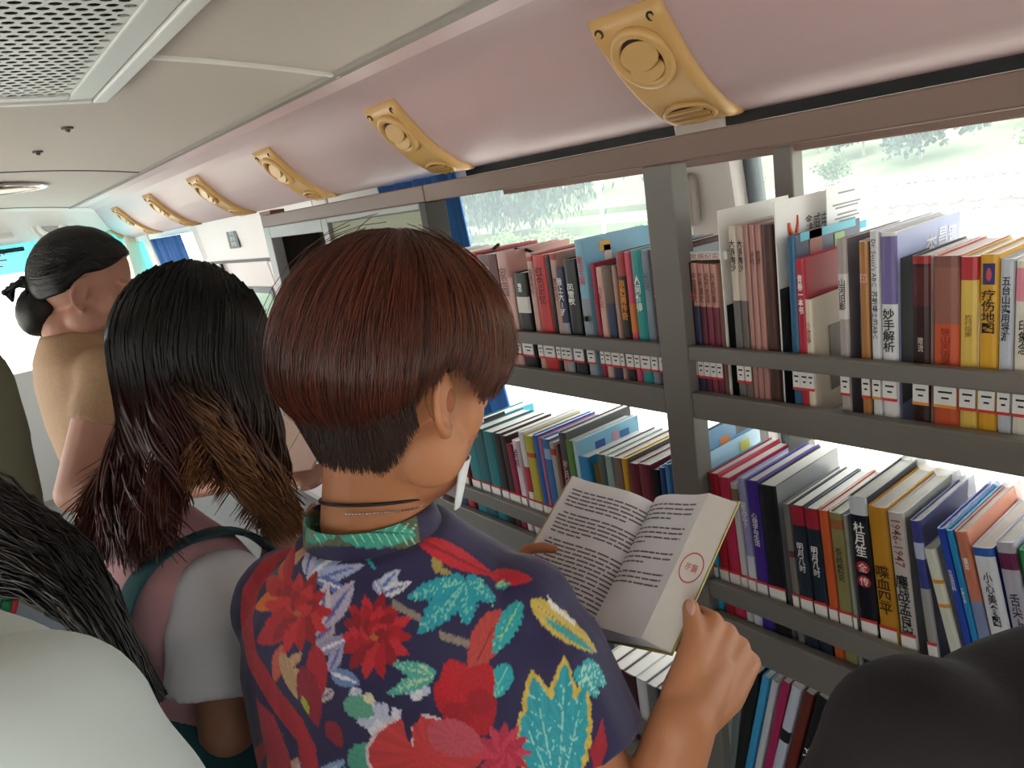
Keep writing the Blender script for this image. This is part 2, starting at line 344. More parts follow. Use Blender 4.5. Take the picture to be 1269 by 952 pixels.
# gold air vents along the cove
CV = np.array(COVE); CS = np.concatenate([[0], np.cumsum(np.linalg.norm(np.diff(CV, axis=0), axis=1))])
def cpt(s):
    x = np.interp(s, CS, CV[:, 0]); z = np.interp(s, CS, CV[:, 1]); e = .02
    dx = np.interp(s+e, CS, CV[:, 0])-np.interp(s-e, CS, CV[:, 0]); dz = np.interp(s+e, CS, CV[:, 1])-np.interp(s-e, CS, CV[:, 1])
    L = math.hypot(dx, dz); return np.array([x, z]), np.array([dx, dz])/L, np.array([dz, -dx])/L     # point, tangent, inward normal
def cove_ang(s):
    p, t, n = cpt(s); return p, Matrix(((t[0], 0, n[0], 0), (0, 1, 0, 0), (t[1], 0, n[1], 0), (0, 0, 0, 1)))   # local x down the cove, z into the cabin
def make_vent(y, label):
    s0, s1, hw = .165, CS[-1]-.03, .082
    o = empty('air_vent', (cpt((s0+s1)/2)[0][0], y, cpt((s0+s1)/2)[0][1]), label, 'vent', 'gold air vents along the cove')
    ox, oz = o.location.x, o.location.z
    b = MB(); rings = []
    ys = [-hw, -hw+.004, -hw+.016, -hw+.03, 0, hw-.03, hw-.016, hw-.004, hw]; hs = [0, .010, .016, .012, .012, .012, .016, .010, 0]
    for s in np.linspace(s0, s1, 12):
        p, t, n = cpt(s); e = min(1, min(s-s0, s1-s)/.012+.35); q = (s-s0)/(s1-s0); k = 1-.10*q
        rr = []
        for yy, h in zip(ys, hs):
            v = p+n*(h*e+.001); rr.append((v[0]-ox, yy*k, v[1]-oz))
        for yy in ys[::-1]:
            v = p-n*.004; rr.append((v[0]-ox, yy*k, v[1]-oz))
        rings.append(rr)
    b.loft(rings); b.build('vent_body', M_gold, o, smooth=True)
    p, M = cove_ang(.252); T = Matrix.Translation((p[0]-ox, 0, p[1]-oz)) @ M
    def put(ob): ob.matrix_local = T; return ob
    put(ring(MB(), .052, .011, 28, 8, c=(0, 0, .014)).build('nozzle_ring', M_gold, o, smooth=True))
    put(disc(MB(), .046, .008, .0145, 24).build('nozzle_hole_shade', M_golddk, o))  # dark disc on the plate stands for the shade in the hole
    def flap(cxx, rx, ry, tilt):
        F = MB(); disc(F, 1, -.002, .002, 24, ex=rx, ey=ry); q = F.build('louvre_disc', M_gold, o, bevel=.001)
        q.matrix_local = T @ Matrix.Translation((cxx, 0, .020)) @ Matrix.Rotation(math.radians(tilt), 4, 'Y'); return q
    flap(-.008, .026, .041, -16); flap(.020, .021, .038, -20)
    p, M = cove_ang(s1-.062); T = Matrix.Translation((p[0]-ox, 0, p[1]-oz)) @ M
    put(ring(MB(), 1, .14, 28, 8, c=(0, 0, .013), ex=.030, ey=.052, ez=.045).build('slot_rim', M_gold, o, smooth=True))
    put(disc(MB(), 1, .009, .0145, 24, ex=.027, ey=.047).build('slot_hole_shade', M_golddk, o))
    for k in (-1, 0, 1):
        w = .045*math.sqrt(1-(k*.014/.03)**2)
        put(MB().box(k*.014-.0025, k*.014+.0025, -w, w, .011, .021).build('slat', M_gold, o))
    for sy in (-1, 1):
        p, M = cove_ang(s0+.022); T2 = Matrix.Translation((p[0]-ox, sy*.058, p[1]-oz)) @ M
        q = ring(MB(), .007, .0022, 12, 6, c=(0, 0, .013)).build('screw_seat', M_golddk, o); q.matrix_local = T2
    return o
vl = ['largest gold air vent nearest the camera, two overlapping louvre discs turned open', 'second gold air vent along the cove from the camera', 'third gold air vent from the camera, above the grey cabinet',
      'fourth gold air vent from the camera, above the cabinet edge', 'fifth gold air vent, above the white door panel', 'sixth gold air vent, above the blue curtain by the windscreen', 'farthest small gold air vent at the front of the cove']
for i in range(7): make_vent(.895+.84*i, vl[i])
# white entrance door area: fascia with sticker, door leaf with seal and glass
wallbox(MB(), 2.75, 4.36, 1.487, 1.70, .05, -.02).build('trim_17', mat('pinkish_white_panel', 'd9cfd0', .4, noise=.02), kind='structure', bevel=.004)
st = empty('notice_sticker', (wx(1.6)-.022, 3.775, 1.597), 'small grey and white warning sticker on the door fascia', 'sticker')
RX = Matrix(((0, 0, -1, 0), (-1, 0, 0, 0), (0, 1, 0, 0), (0, 0, 0, 1)))      # right = -Y, up = Z, normal = -X
MB().box(-.0012, 0, -.075, .075, -.05, .05).build('backing', mat('sticker_grey', '55585a', .5), st)
for r, (t, yy) in enumerate([('禁止', .028), ('敲击', .0), ('玻璃', -.028)]):
    text_obj('lettering', t, M_white, st, Matrix.Translation((-.002, 0, yy)) @ RX, .12, .024)
dr = wallbox(MB(), 3.46, 4.30, .05, 1.475, .04, -.012).build('door_1', mat('pinkish_white_door', 'd6cbcc', .4), kind='structure', bevel=.004)
wallbox(MB(), 2.78, 4.33, 1.472, 1.489, .012, -.016).build('door_seal', M_black, dr)
wallbox(MB(), 4.10, 4.13, .1, 1.472, .012, -.03).build('door_strut', M_black, dr)
wallbox(MB(), 3.50, 3.86, .72, 1.345, .008, -.022).build('door_window_gasket', mat('gasket_grey', '6f7675', .5), dr, bevel=.02)
wallbox(MB(), 3.525, 3.835, .745, 1.315, .01, -.0265).build('door_window', mat('frosted_green_glass', 'b8d6bf', .2), dr, bevel=.02)
wallbox(MB(), 2.8, 3.45, .05, 1.47, .04, -.012).build('door_2', MATS['pinkish_white_door'], kind='structure', bevel=.004)
# blue curtains gathered at the pillars
M_blue = mat('blue_curtain_cloth', '2f63a8', .75, noise=.1, nscale=30)
def curtain(y0, y1, z0, z1, label, n=44, amp=.018, gather=.0):
    rings = []
    for k in range(9):
        q = k/8; z = z1+(z0-z1)*q; rr = []
        for j in range(n+1):
            a = j/n; w = (y1-y0)*(1-gather*math.sin(q*2.2)); y = y0+(y1-y0)*.5+(a-.5)*w
            rr.append((wx(z)-.066+amp*math.sin(a*26+.6*math.sin(q*3))*(0.5+.5*q)+.006*math.sin(a*70), y, z))
        rings.append(rr)
    b = MB(); b.loft(rings, close=False, caps=False)
    o = b.build('curtain', M_blue, smooth=True, label=label, cat='curtain', group='blue window curtains')
    s = o.modifiers.new('t', 'SOLIDIFY'); s.thickness = .002
    return o
curtain(1.70, 2.14, .75, 1.692, 'blue curtain gathered behind the olive green cabinet panel', gather=.25)
curtain(4.52, 5.22, .9, 1.66, 'blue curtain in the front side window beside the white door panel', gather=.1)
# cyan windscreen lettering and sun visor
rd = empty('windscreen_lettering', (.405, 5.93, 1.715), 'red lettering stuck on the cyan sun band of the windscreen', 'lettering')
text_obj('red_character', '学', mat('red_vinyl', 'c22a3c', .5), rd, Matrix.Translation((-.012, -.012, -.02)) @ Matrix(((-1, 0, 0, 0), (0, 0, -1, 0), (0, 1, 0, 0), (0, 0, 0, 1))), .13, .13)
MB().box(-.35, .57, 5.90, 5.915, 1.715, 1.745).build('sun_visor', mat('visor_dark', '1f2629', .6), label='dark sun visor bar across the top of the windscreen', cat='sun visor', bevel=.004)

# ------------------------------------------------------------------ bookcase
D = .95; BX = .972; ZS = (HC-.395, HC-.812, HC-1.25); YA, YB = -.75, 1.495
bc = empty('bookcase', (1.07, .6, 0), 'grey painted metal bookcase with guard rails along the window wall', 'bookcase')
def P(name, x0, x1, y0, y1, z0, z1, m=M_steel, bev=.003):
    b = MB(); b.box(x0-1.07, x1-1.07, y0-.6, y1-.6, z0, z1); return b.build(name, m, bc, bevel=bev)
P('top_beam', D, D+.035, YA, 1.497, HC+.004, HC+.043, M_steel_bounce)
P('rear_beam', 1.185, 1.21, YA, 1.5, HC-.008, HC+.03, M_steel_bounce)
P('post', D-.002, D+.04, .772, .83, 0, HC+.004)
P('post', D, D+.035, -.65, -.60, 0, HC+.004)
P('rear_post', 1.175, 1.21, .700, .736, 0, HC+.004)
P('rear_post', 1.175, 1.21, -.65, -.61, 0, HC+.004)
for i, z in enumerate(ZS):
    for a, b in ((YA, .772), (.83, YB if i == 0 else 2.04)):
        P('guard_rail', D, D+.016, a, b, *((HC-.318, HC-.2925), (HC-.768, HC-.731), (HC-1.205, HC-1.17))[i])
        P('shelf_lip', D, D+.02, a, b, *((HC-.421, HC-.374), (HC-.868, HC-.80), (HC-1.31, HC-1.24))[i])
    P('shelf_board', D+.02, 1.175, YA, YB if i == 0 else 2.04, z-.02, z)
for z in ZS[:2]: P('rear_rail', 1.182, 1.2, YA, YB, z+.02, z+.045)
# cabinet at the far end: dark open bay and an olive green panel
cb = empty('cabinet', (1.07, 2.03, 0), 'grey framed cabinet with a dark open bay and an olive green panel', 'cabinet')
def Q(name, x0, x1, y0, y1, z0, z1, m=M_steel, bev=.003):
    b = MB(); b.box(x0-1.07, x1-1.07, y0-2.03, y1-2.03, z0, z1); return b.build(name, m, cb, bevel=bev)
M_cabg = mat('light_grey_frame', '9a9b9c', .4); Q('top_beam', D, D+.035, 1.50, 2.56, HC+.004, HC+.043, M_steel_bounce)
Q('frame_post', D, D+.04, 2.505, 2.56, 0, HC+.004, M_cabg); Q('frame_post', D, D+.04, 2.045, 2.085, 0, HC+.004, M_cabg)
Q('frame_rail', D, D+.04, 2.085, 2.505, HC-.035, HC+.004, M_cabg); Q('frame_rail', D, D+.04, 1.53, 2.045, HC-.012, HC+.004, M_cabg)
Q('olive_panel', D+.012, D+.03, 1.53, 2.045, HC-.42, HC-.012, mat('olive_board', '8e9278', .5, noise=.04, nscale=12))
Q('frame_post', D, D+.06, 1.50, 1.53, HC-.42, HC+.004, mat('dark_side_board', '3a3a37', .6))
Q('side_panel', D+.04, 1.14, 2.52, 2.545, 0, HC, mat('dark_bay_board', '35302b', .8)); Q('bay_back', 1.13, 1.14, 2.05, 2.52, 0, HC, MATS['dark_bay_board']); Q('bay_top', D+.04, 1.13, 2.05, 2.52, HC-.012, HC, MATS['dark_bay_board'])
Q('bay_shelf', D+.04, 1.13, 2.085, 2.52, .95, .97, MATS['dark_bay_board']); Q('bay_divider', D+.04, 1.13, 2.05, 2.07, 0, HC-.02, MATS['dark_bay_board'])
MB().box(.95-1.07, 1.0-1.07, 2.46-2.03, 2.56-2.03, HC+.044, HC+.056).build('wood_strip', mat('brown_wood', '7a4a2c', .5), cb)
b = MB(); b.sphere((D-.008-1.07, 2.06-2.03, 1.50), (.012, .012, .018)); b.build('lock_knob', mat('chrome', 'd8d8d8', .15, metal=1), cb, smooth=True)
# ------------------------------------------------------------------ outside: paved yard, terraced slope with stone walls, trees, lamp post
GZ = -.75
M_pave = mat('pale_paving', 'd8d3c6', .9, noise=.08, nscale=2)
M_grass = mat('sunlit_grass', '5d6e4a', .95, noise=.25, nscale=1.2)
M_stone = mat('pale_stone', 'a8a398', .9, noise=.12, nscale=3)
M_mortar = mat('stone_mortar', '999489', .95)
MB().box(-40, 15.2, -30, 60, GZ-.2, GZ).build('ground', M_pave, kind='structure')
def terrace(x0, x1, z0, z1, name):
    MB().add([(x0, -30, z0), (x1, -30, z1), (x1, 70, z1), (x0, 70, z0), (x0, -30, GZ-.3), (x1, -30, GZ-.3), (x1, 70, GZ-.3), (x0, 70, GZ-.3)],
             [(0, 1, 2, 3), (4, 7, 6, 5), (0, 4, 5, 1), (3, 2, 6, 7), (0, 3, 7, 4), (1, 5, 6, 2)]).build(name, M_grass, kind='structure')
terrace(15.0, 19.6, -.30, -.42, 'ground_terrace'); terrace(19.9, 26.0, -.08, -.12, 'ground_terrace'); terrace(26.2, 60.0, .14, 6.5, 'ground_slope')
_sv = []
for k in range(6):
    b = MB(); n = 7; rr = [1+random.uniform(-.22, .12) for _ in range(n)]
    for sx, sc in ((0, 1), (-.09, .86)): pass
    b.loft([[(sx, .5*sc*rr[j]*math.cos(6.283*j/n+.3), .5*sc*rr[j]*math.sin(6.283*j/n+.3)) for j in range(n)] for sx, sc in ((.1, 1), (-.04, 1), (-.10, .78))])
    _sv.append(b.mesh('stone', M_stone))
def stone_wall(x, y0, y1, z0, z1, rows, ln, label):
    o = empty('retaining_wall', (x, (y0+y1)/2, z0), label, 'stone wall', 'stone retaining walls outside')
    b = MB(); b.box(.02, .3, y0-(y0+y1)/2, y1-(y0+y1)/2, -.05, z1-z0-.02); b.build('mortar_core', M_mortar, o)
    h = (z1-z0)/rows; n = int((y1-y0)/ln)
    for r in range(rows):
        for k in range(n):
            q = link('stone', random.choice(_sv), o)
            q.location = (.03+random.uniform(-.03, .01), y0-(y0+y1)/2+(k+.5+.5*(r % 2)+random.uniform(-.12, .12))*ln, (r+.5)*h)
            q.rotation_euler = (random.uniform(-.3, .3), 0, 0); q.scale = (1, ln*random.uniform(.9, 1.16), h*random.uniform(1.0, 1.2))
stone_wall(14.95, -3, 11.4, GZ, -.24, 1, .62, 'lowest pale stone wall beyond the paved yard')
stone_wall(19.7, 2, 14.6, -.46, -.04, 2, .5, 'middle pale stone retaining wall with grass below it')
stone_wall(26.0, 4, 19.5, -.16, .16, 1, .55, 'upper stone retaining wall beneath the trees')
M_leafs = [mat('leaf_%s' % k, c, .8, noise=.2, nscale=2) for k, c in (('grey_green', '2c443a'), ('mid_green', '36502c'), ('pale_green', '55703c'))]
M_bark = mat('bark', '8f8a7d', .9)
def tree(x, y, z, h, r, m, label, n=1400, weep=False, ls=.16):
    o = empty('tree', (x, y, z), label, 'tree', 'trees on the slope outside')
    t = MB(); t.tube([(0, 0, -.3), (.05, 0, h*.3), (0, .05, h*.62), (.03, 0, h*.9)], [.09*h/4, .07*h/4, .05*h/4, .02], 7)
    for k in range(6):
        a = k*1.1; t.tube([(0, 0, h*.4), (r*.35*math.cos(a), r*.35*math.sin(a), h*.58), (r*.7*math.cos(a), r*.7*math.sin(a), h*.72)], [.04*h/4, .03*h/4, .01], 5)
    t.build('trunk', M_bark, o)
    b = MB(); rng = np.random.default_rng(int(abs(x*100+y*10)))
    cl = [(rng.normal(0, .42, 3)*np.array([r, r, h*.28])+np.array([0, 0, h*(.66 if not 2 < h < 4 else .5)])) for _ in range(16)]
    for i in range(n):
        if weep:
            c = cl[i % 16]; p = c+rng.normal(0, .22, 3)*np.array([r, r, h*.2]); p[2] -= abs(rng.normal(0, .2))*h
            d = np.array([rng.normal(0, .25), rng.normal(0, .25), -1.0]); L = ls*rng.uniform(1.2, 2.6)
        else:
            c = cl[i % 16]; v = rng.normal(0, 1, 3); v /= np.linalg.norm(v); p = c+v*rng.uniform(.3, 1)**.5*np.array([r*.42, r*.42, h*.17])
            d = rng.normal(0, 1, 3)+np.array([0, 0, -.3]); L = ls*rng.uniform(.7, 1.3)
        p[2] = max(p[2], rng.uniform(.08, .3)*h if h > 2 else .35*h); d /= np.linalg.norm(d); s = np.cross(d, rng.normal(0, 1, 3)); s /= np.linalg.norm(s)+1e-6; w = L*(.16 if weep else .38)
        b.add([p-d*L/2, p+s*w, p+d*L/2, p-s*w], [(0, 1, 2, 3)])
    f = b.build('foliage', m, o); f['kind'] = 'stuff'
    return o
def slope_z(x): return np.interp(x, [15, 19.6, 19.9, 26, 26.2, 60], [-.30, -.42, -.08, -.12, .14, 6.5])
T = [(18.6, 23.6, 5.2, 3.0, 0, 'broad drooping grey green tree filling the window left of the white lamp post', True, 11000, .17),
     (18.4, 34.5, 5.0, 2.4, 0, 'drooping tree behind the blue curtain and farther along the slope', True, 5000, .18),
     (25, 21.0, 4.2, 1.5, 1, 'rounded green tree behind the white lamp post', False, 1600, .22),
     (22.5, 15.2, 1.3, .5, 0, 'slim young tree seen between the window pillar and rear post', False, 500, .10),
     (22.0, 11.8, 1.4, .52, 1, 'small round topped tree on the middle terrace left of centre', False, 500, .10),
     (23.0, 6.6, 1.6, .6, 2, 'young tree on the middle terrace near the right edge', False, 500, .10)]
for k in range(11):
    T.append((28.2+1.8*(k % 3), 3.2+2.9*k, 2.7+.5*(k % 2), 1.5, k % 3, 'hazy woodland tree, %s in the row above the upper stone wall' % ['first', 'second', 'third', 'fourth', 'fifth', 'sixth', 'seventh', 'eighth', 'ninth', 'tenth', 'eleventh'][k]+' from the right', False, 1500, .24))
for (x, y, h, r, mi, lab, wp, n, ls) in T:
    tree(x, y, float(slope_z(x))-.05, h, r, M_leafs[mi], lab, n, wp, ls)
for i, (x, y, r) in enumerate([(16.2, 18.6, .8), (16.6, 21.4, .8), (16.4, 14.6, .6)]):
    b = MB(); rng = np.random.default_rng(i)
    for k in range(900):
        v = rng.normal(0, 1, 3); v /= np.linalg.norm(v); v[2] = abs(v[2]); p = v*np.array([r, r*1.3, r*.8])*rng.uniform(.6, 1); d = rng.normal(0, 1, 3); d /= np.linalg.norm(d); s = np.cross(d, v); s /= np.linalg.norm(s)+1e-6
        b.add([p-d*.1, p+s*.04, p+d*.1, p-s*.04], [(0, 1, 2, 3)])
    o = empty('shrub', (x, y, float(slope_z(x))-.02), ['low pale shrub just left of the lamp post foot', 'low pale shrub under the drooping tree', 'small pale shrub right of the lamp post'][i], 'shrub', 'shrubs below the trees')
    q = b.build('foliage', M_leafs[2], o); q['kind'] = 'stuff'
lp = onx(750, 300, 16.0); lz = float(slope_z(16.0))
o = empty('lamp_post', (16.0, float(lp[1]), lz), 'white street lamp post with a cluster of globe lamps beside the drooping tree', 'lamp post')
M_lpw = mat('lamp_white', 'eeeeee', .4)
b = MB(); b.tube([(0, 0, 0), (0, 0, .3), (0, 0, 2.2)], [.09, .06, .05], 10); b.build('pole', M_lpw, o, smooth=True)
for k in range(5):
    a = k*1.2566; c = (.26*math.cos(a), .26*math.sin(a), 2.05 if k else 2.4)
    if k == 0: c = (0, 0, 2.35)
    b = MB(); b.tube([(0, 0, 1.8), (c[0]*.6, c[1]*.6, 1.82), (c[0], c[1], c[2]-.1)], .022, 6); b.build('arm', M_lpw, o)
    b = MB(); b.sphere(c, .11, nu=12, nv=8); b.build('globe', M_lpw, o, smooth=True)
# large unseen shade: a canopy of the row of trees behind the bus is left out; the yard is open
# ------------------------------------------------------------------ books
M_page = mat('page_paper', 'e6e2d8', .8, noise=.05, nscale=120, stretch=(1, 40, 1))
M_lab = mat('label_paper', 'e9e6e0', .6); M_rim_r = mat('label_red_line', 'cf3a38', .6); M_rim_o = mat('label_orange_line', 'dd9440', .6)
M_ink = mat('black_ink', '17171a', .6); M_inkw = mat('white_ink', 'efeeea', .5)
def bcol(c, gloss=.38): return mat('cover_'+c, c, gloss, spec=.45)
def tcol(c): return M_ink if c == 'k' else M_inkw if c == 'w' else mat('print_'+c, c, .5)
NB = [0]
def book(row, u0, u1, vt, col, label, title=None, tc='k', lean=0.0, cover=None, bands=(), tz=(.3, .92), rot=0, depth=None, lab='r', push=0.0, h=None, group=None, thick=None, tw=.7, front=(), kind='book', papers=None):
    """u0,u1: spine edges at its top, vt: height of its top, all along the spine plane of this shelf"""
    x = BX+push; zs = ZS[row]
    a = onx(u0, vt, x); b = onx(u1, vt, x); yt = (a[1]+b[1])/2; t = max(.0018, a[1]-b[1]) if thick is None else thick
    th = math.radians(lean); H = (((a[2]+b[2])/2-zs)/math.cos(th)) if h is None else h
    dp = depth or min(.215-push, max(.13, H*.70)); NB[0] += 1
    o = empty(kind, (x, yt-H*math.sin(th), zs+abs(math.sin(th))*t/2+.0008), label, 'book', group or ('books on the %s shelf' % ('upper', 'middle', 'lower')[row]))
    o.rotation_euler = (-th, 0, 0)   # +lean tips the top towards +Y
    rm = (lambda z: z if z <= 0 or z >= 1 or row == 2 else ((.40+.60*z) if row == 0 else (.28+.72*z)))
    bands = [(rm(a_), rm(b_), c_) for a_, b_, c_ in bands]; tz = tuple(tz[0:2]) if len(tz) == 3 else (rm(tz[0]), rm(tz[1]))
    ct = min(.0022, t*.22); cm = bcol(col); cm2 = bcol(cover) if cover else cm
    mb = MB(); e = t/2
    # cover: rounded spine and two boards in one folded shell
    outer = [(dp, -e), (.004, -e), (.0012, -e*.82), (0, -e*.4), (0, e*.4), (.0012, e*.82), (.004, e), (dp, e)]
    inner = [(dp, e-ct), (.004, e-ct), (.003, e*.5), (.003, -e*.5), (.004, -e+ct), (dp, -e+ct)]
    ringz = outer+inner
    mb.loft([[(p[0], p[1], z) for p in ringz] for z in (0, H)])
    # split colour: the -Y board (front cover) may differ
    mi = []
    for f in mb.f:
        ys = [mb.v[i][1] for i in f]; xs_ = [mb.v[i][0] for i in f]
        mi.append(1 if (max(ys) < -e+ct*.5 and max(xs_) > .01) else 0)
    mb.m = mi
    mb.build('cover', [cm, cm2], o)
    if t > .003:
        pm = papers or M_page
        MB().box(.0035, dp-.003, -e+ct+.0002, e-ct-.0002, .003, H-.003).build('page_block', pm, o)
    # bands of another colour across the spine: (z from, z to, colour) as fractions
    for z0, z1, c in bands:
        M_ = MB(); M_.loft([[(p[0]-.0004 if p[0] < .003 else p[0], p[1], z) for p in ((.004, -e*1.004), (.0012, -e*.83), (0, -e*.4), (0, e*.4), (.0012, e*.83), (.004, e*1.004))] for z in (z0*H, z1*H)], close=False, caps=False)
        M_.build('spine_band', bcol(c), o)
    if title:
        w = t*tw; h_ = (tz[1]-tz[0])*H; zc = (tz[0]+tz[1])/2*H
        T = Matrix.Translation((-.0011, 0, zc)) @ RX
        text_obj('spine_title', title, tcol(tc), o, T, w, h_, vertical=(rot == 0), rot=rot)
    for (txt, c, xf, zf, w, h_, vert) in front:
        T = Matrix.Translation((xf*dp, -e-.0006, zf*H)) @ Matrix(((1, 0, 0, 0), (0, 0, -1, 0), (0, 1, 0, 0), (0, 0, 0, 1)))
        if txt: text_obj('cover_title', txt, tcol(c), o, T, w, h_, vertical=vert)
        else:
            q = MB(); q.box(-w/2, w/2, -h_/2, h_/2, -.0002, .0003, M=T); q.build('cover_picture', bcol(c), o)
    if lab:
        w = min(e*1.6, .03); lz = .044 if row == 0 else .052; lh = .046
        q = MB(); q.box(-.0018, .0005, -w*.5 if w < e*1.6 else -e*.86, e*.9, lz, lz+lh)
        lo = q.build('call_label', M_lab, o)
        q = MB(); q.box(-.0022, .0004, -e*.9, e*.93, (lz-.002 if row == 0 else lz+lh-.002), (lz+.002 if row == 0 else lz+lh+.002)); q.build('label_line', M_rim_r if lab == 'r' else M_rim_o, lo)
        q = MB(); 
        for k in range(2): q.box(-.0021, -.0017, -e*(.55-.25*(k == 0)), e*(.55-.25*(k == 0)), lz+.010+.008*k, lz+.0125+.008*k)
        q.build('label_print', M_ink, lo)
    return o
def row_books(row, lst):
    for s in lst:
        s = dict(s); book(row, s.pop('u0'), s.pop('u1'), s.pop('v'), s.pop('c'), s.pop('l'), **s)
def B(u0, u1, v, c, l, title=None, **k): d = dict(u0=u0, u1=u1, v=v, c=c, l=l, title=title); d.update(k); return d
G1 = 'matching pink brown volumes beside the post'
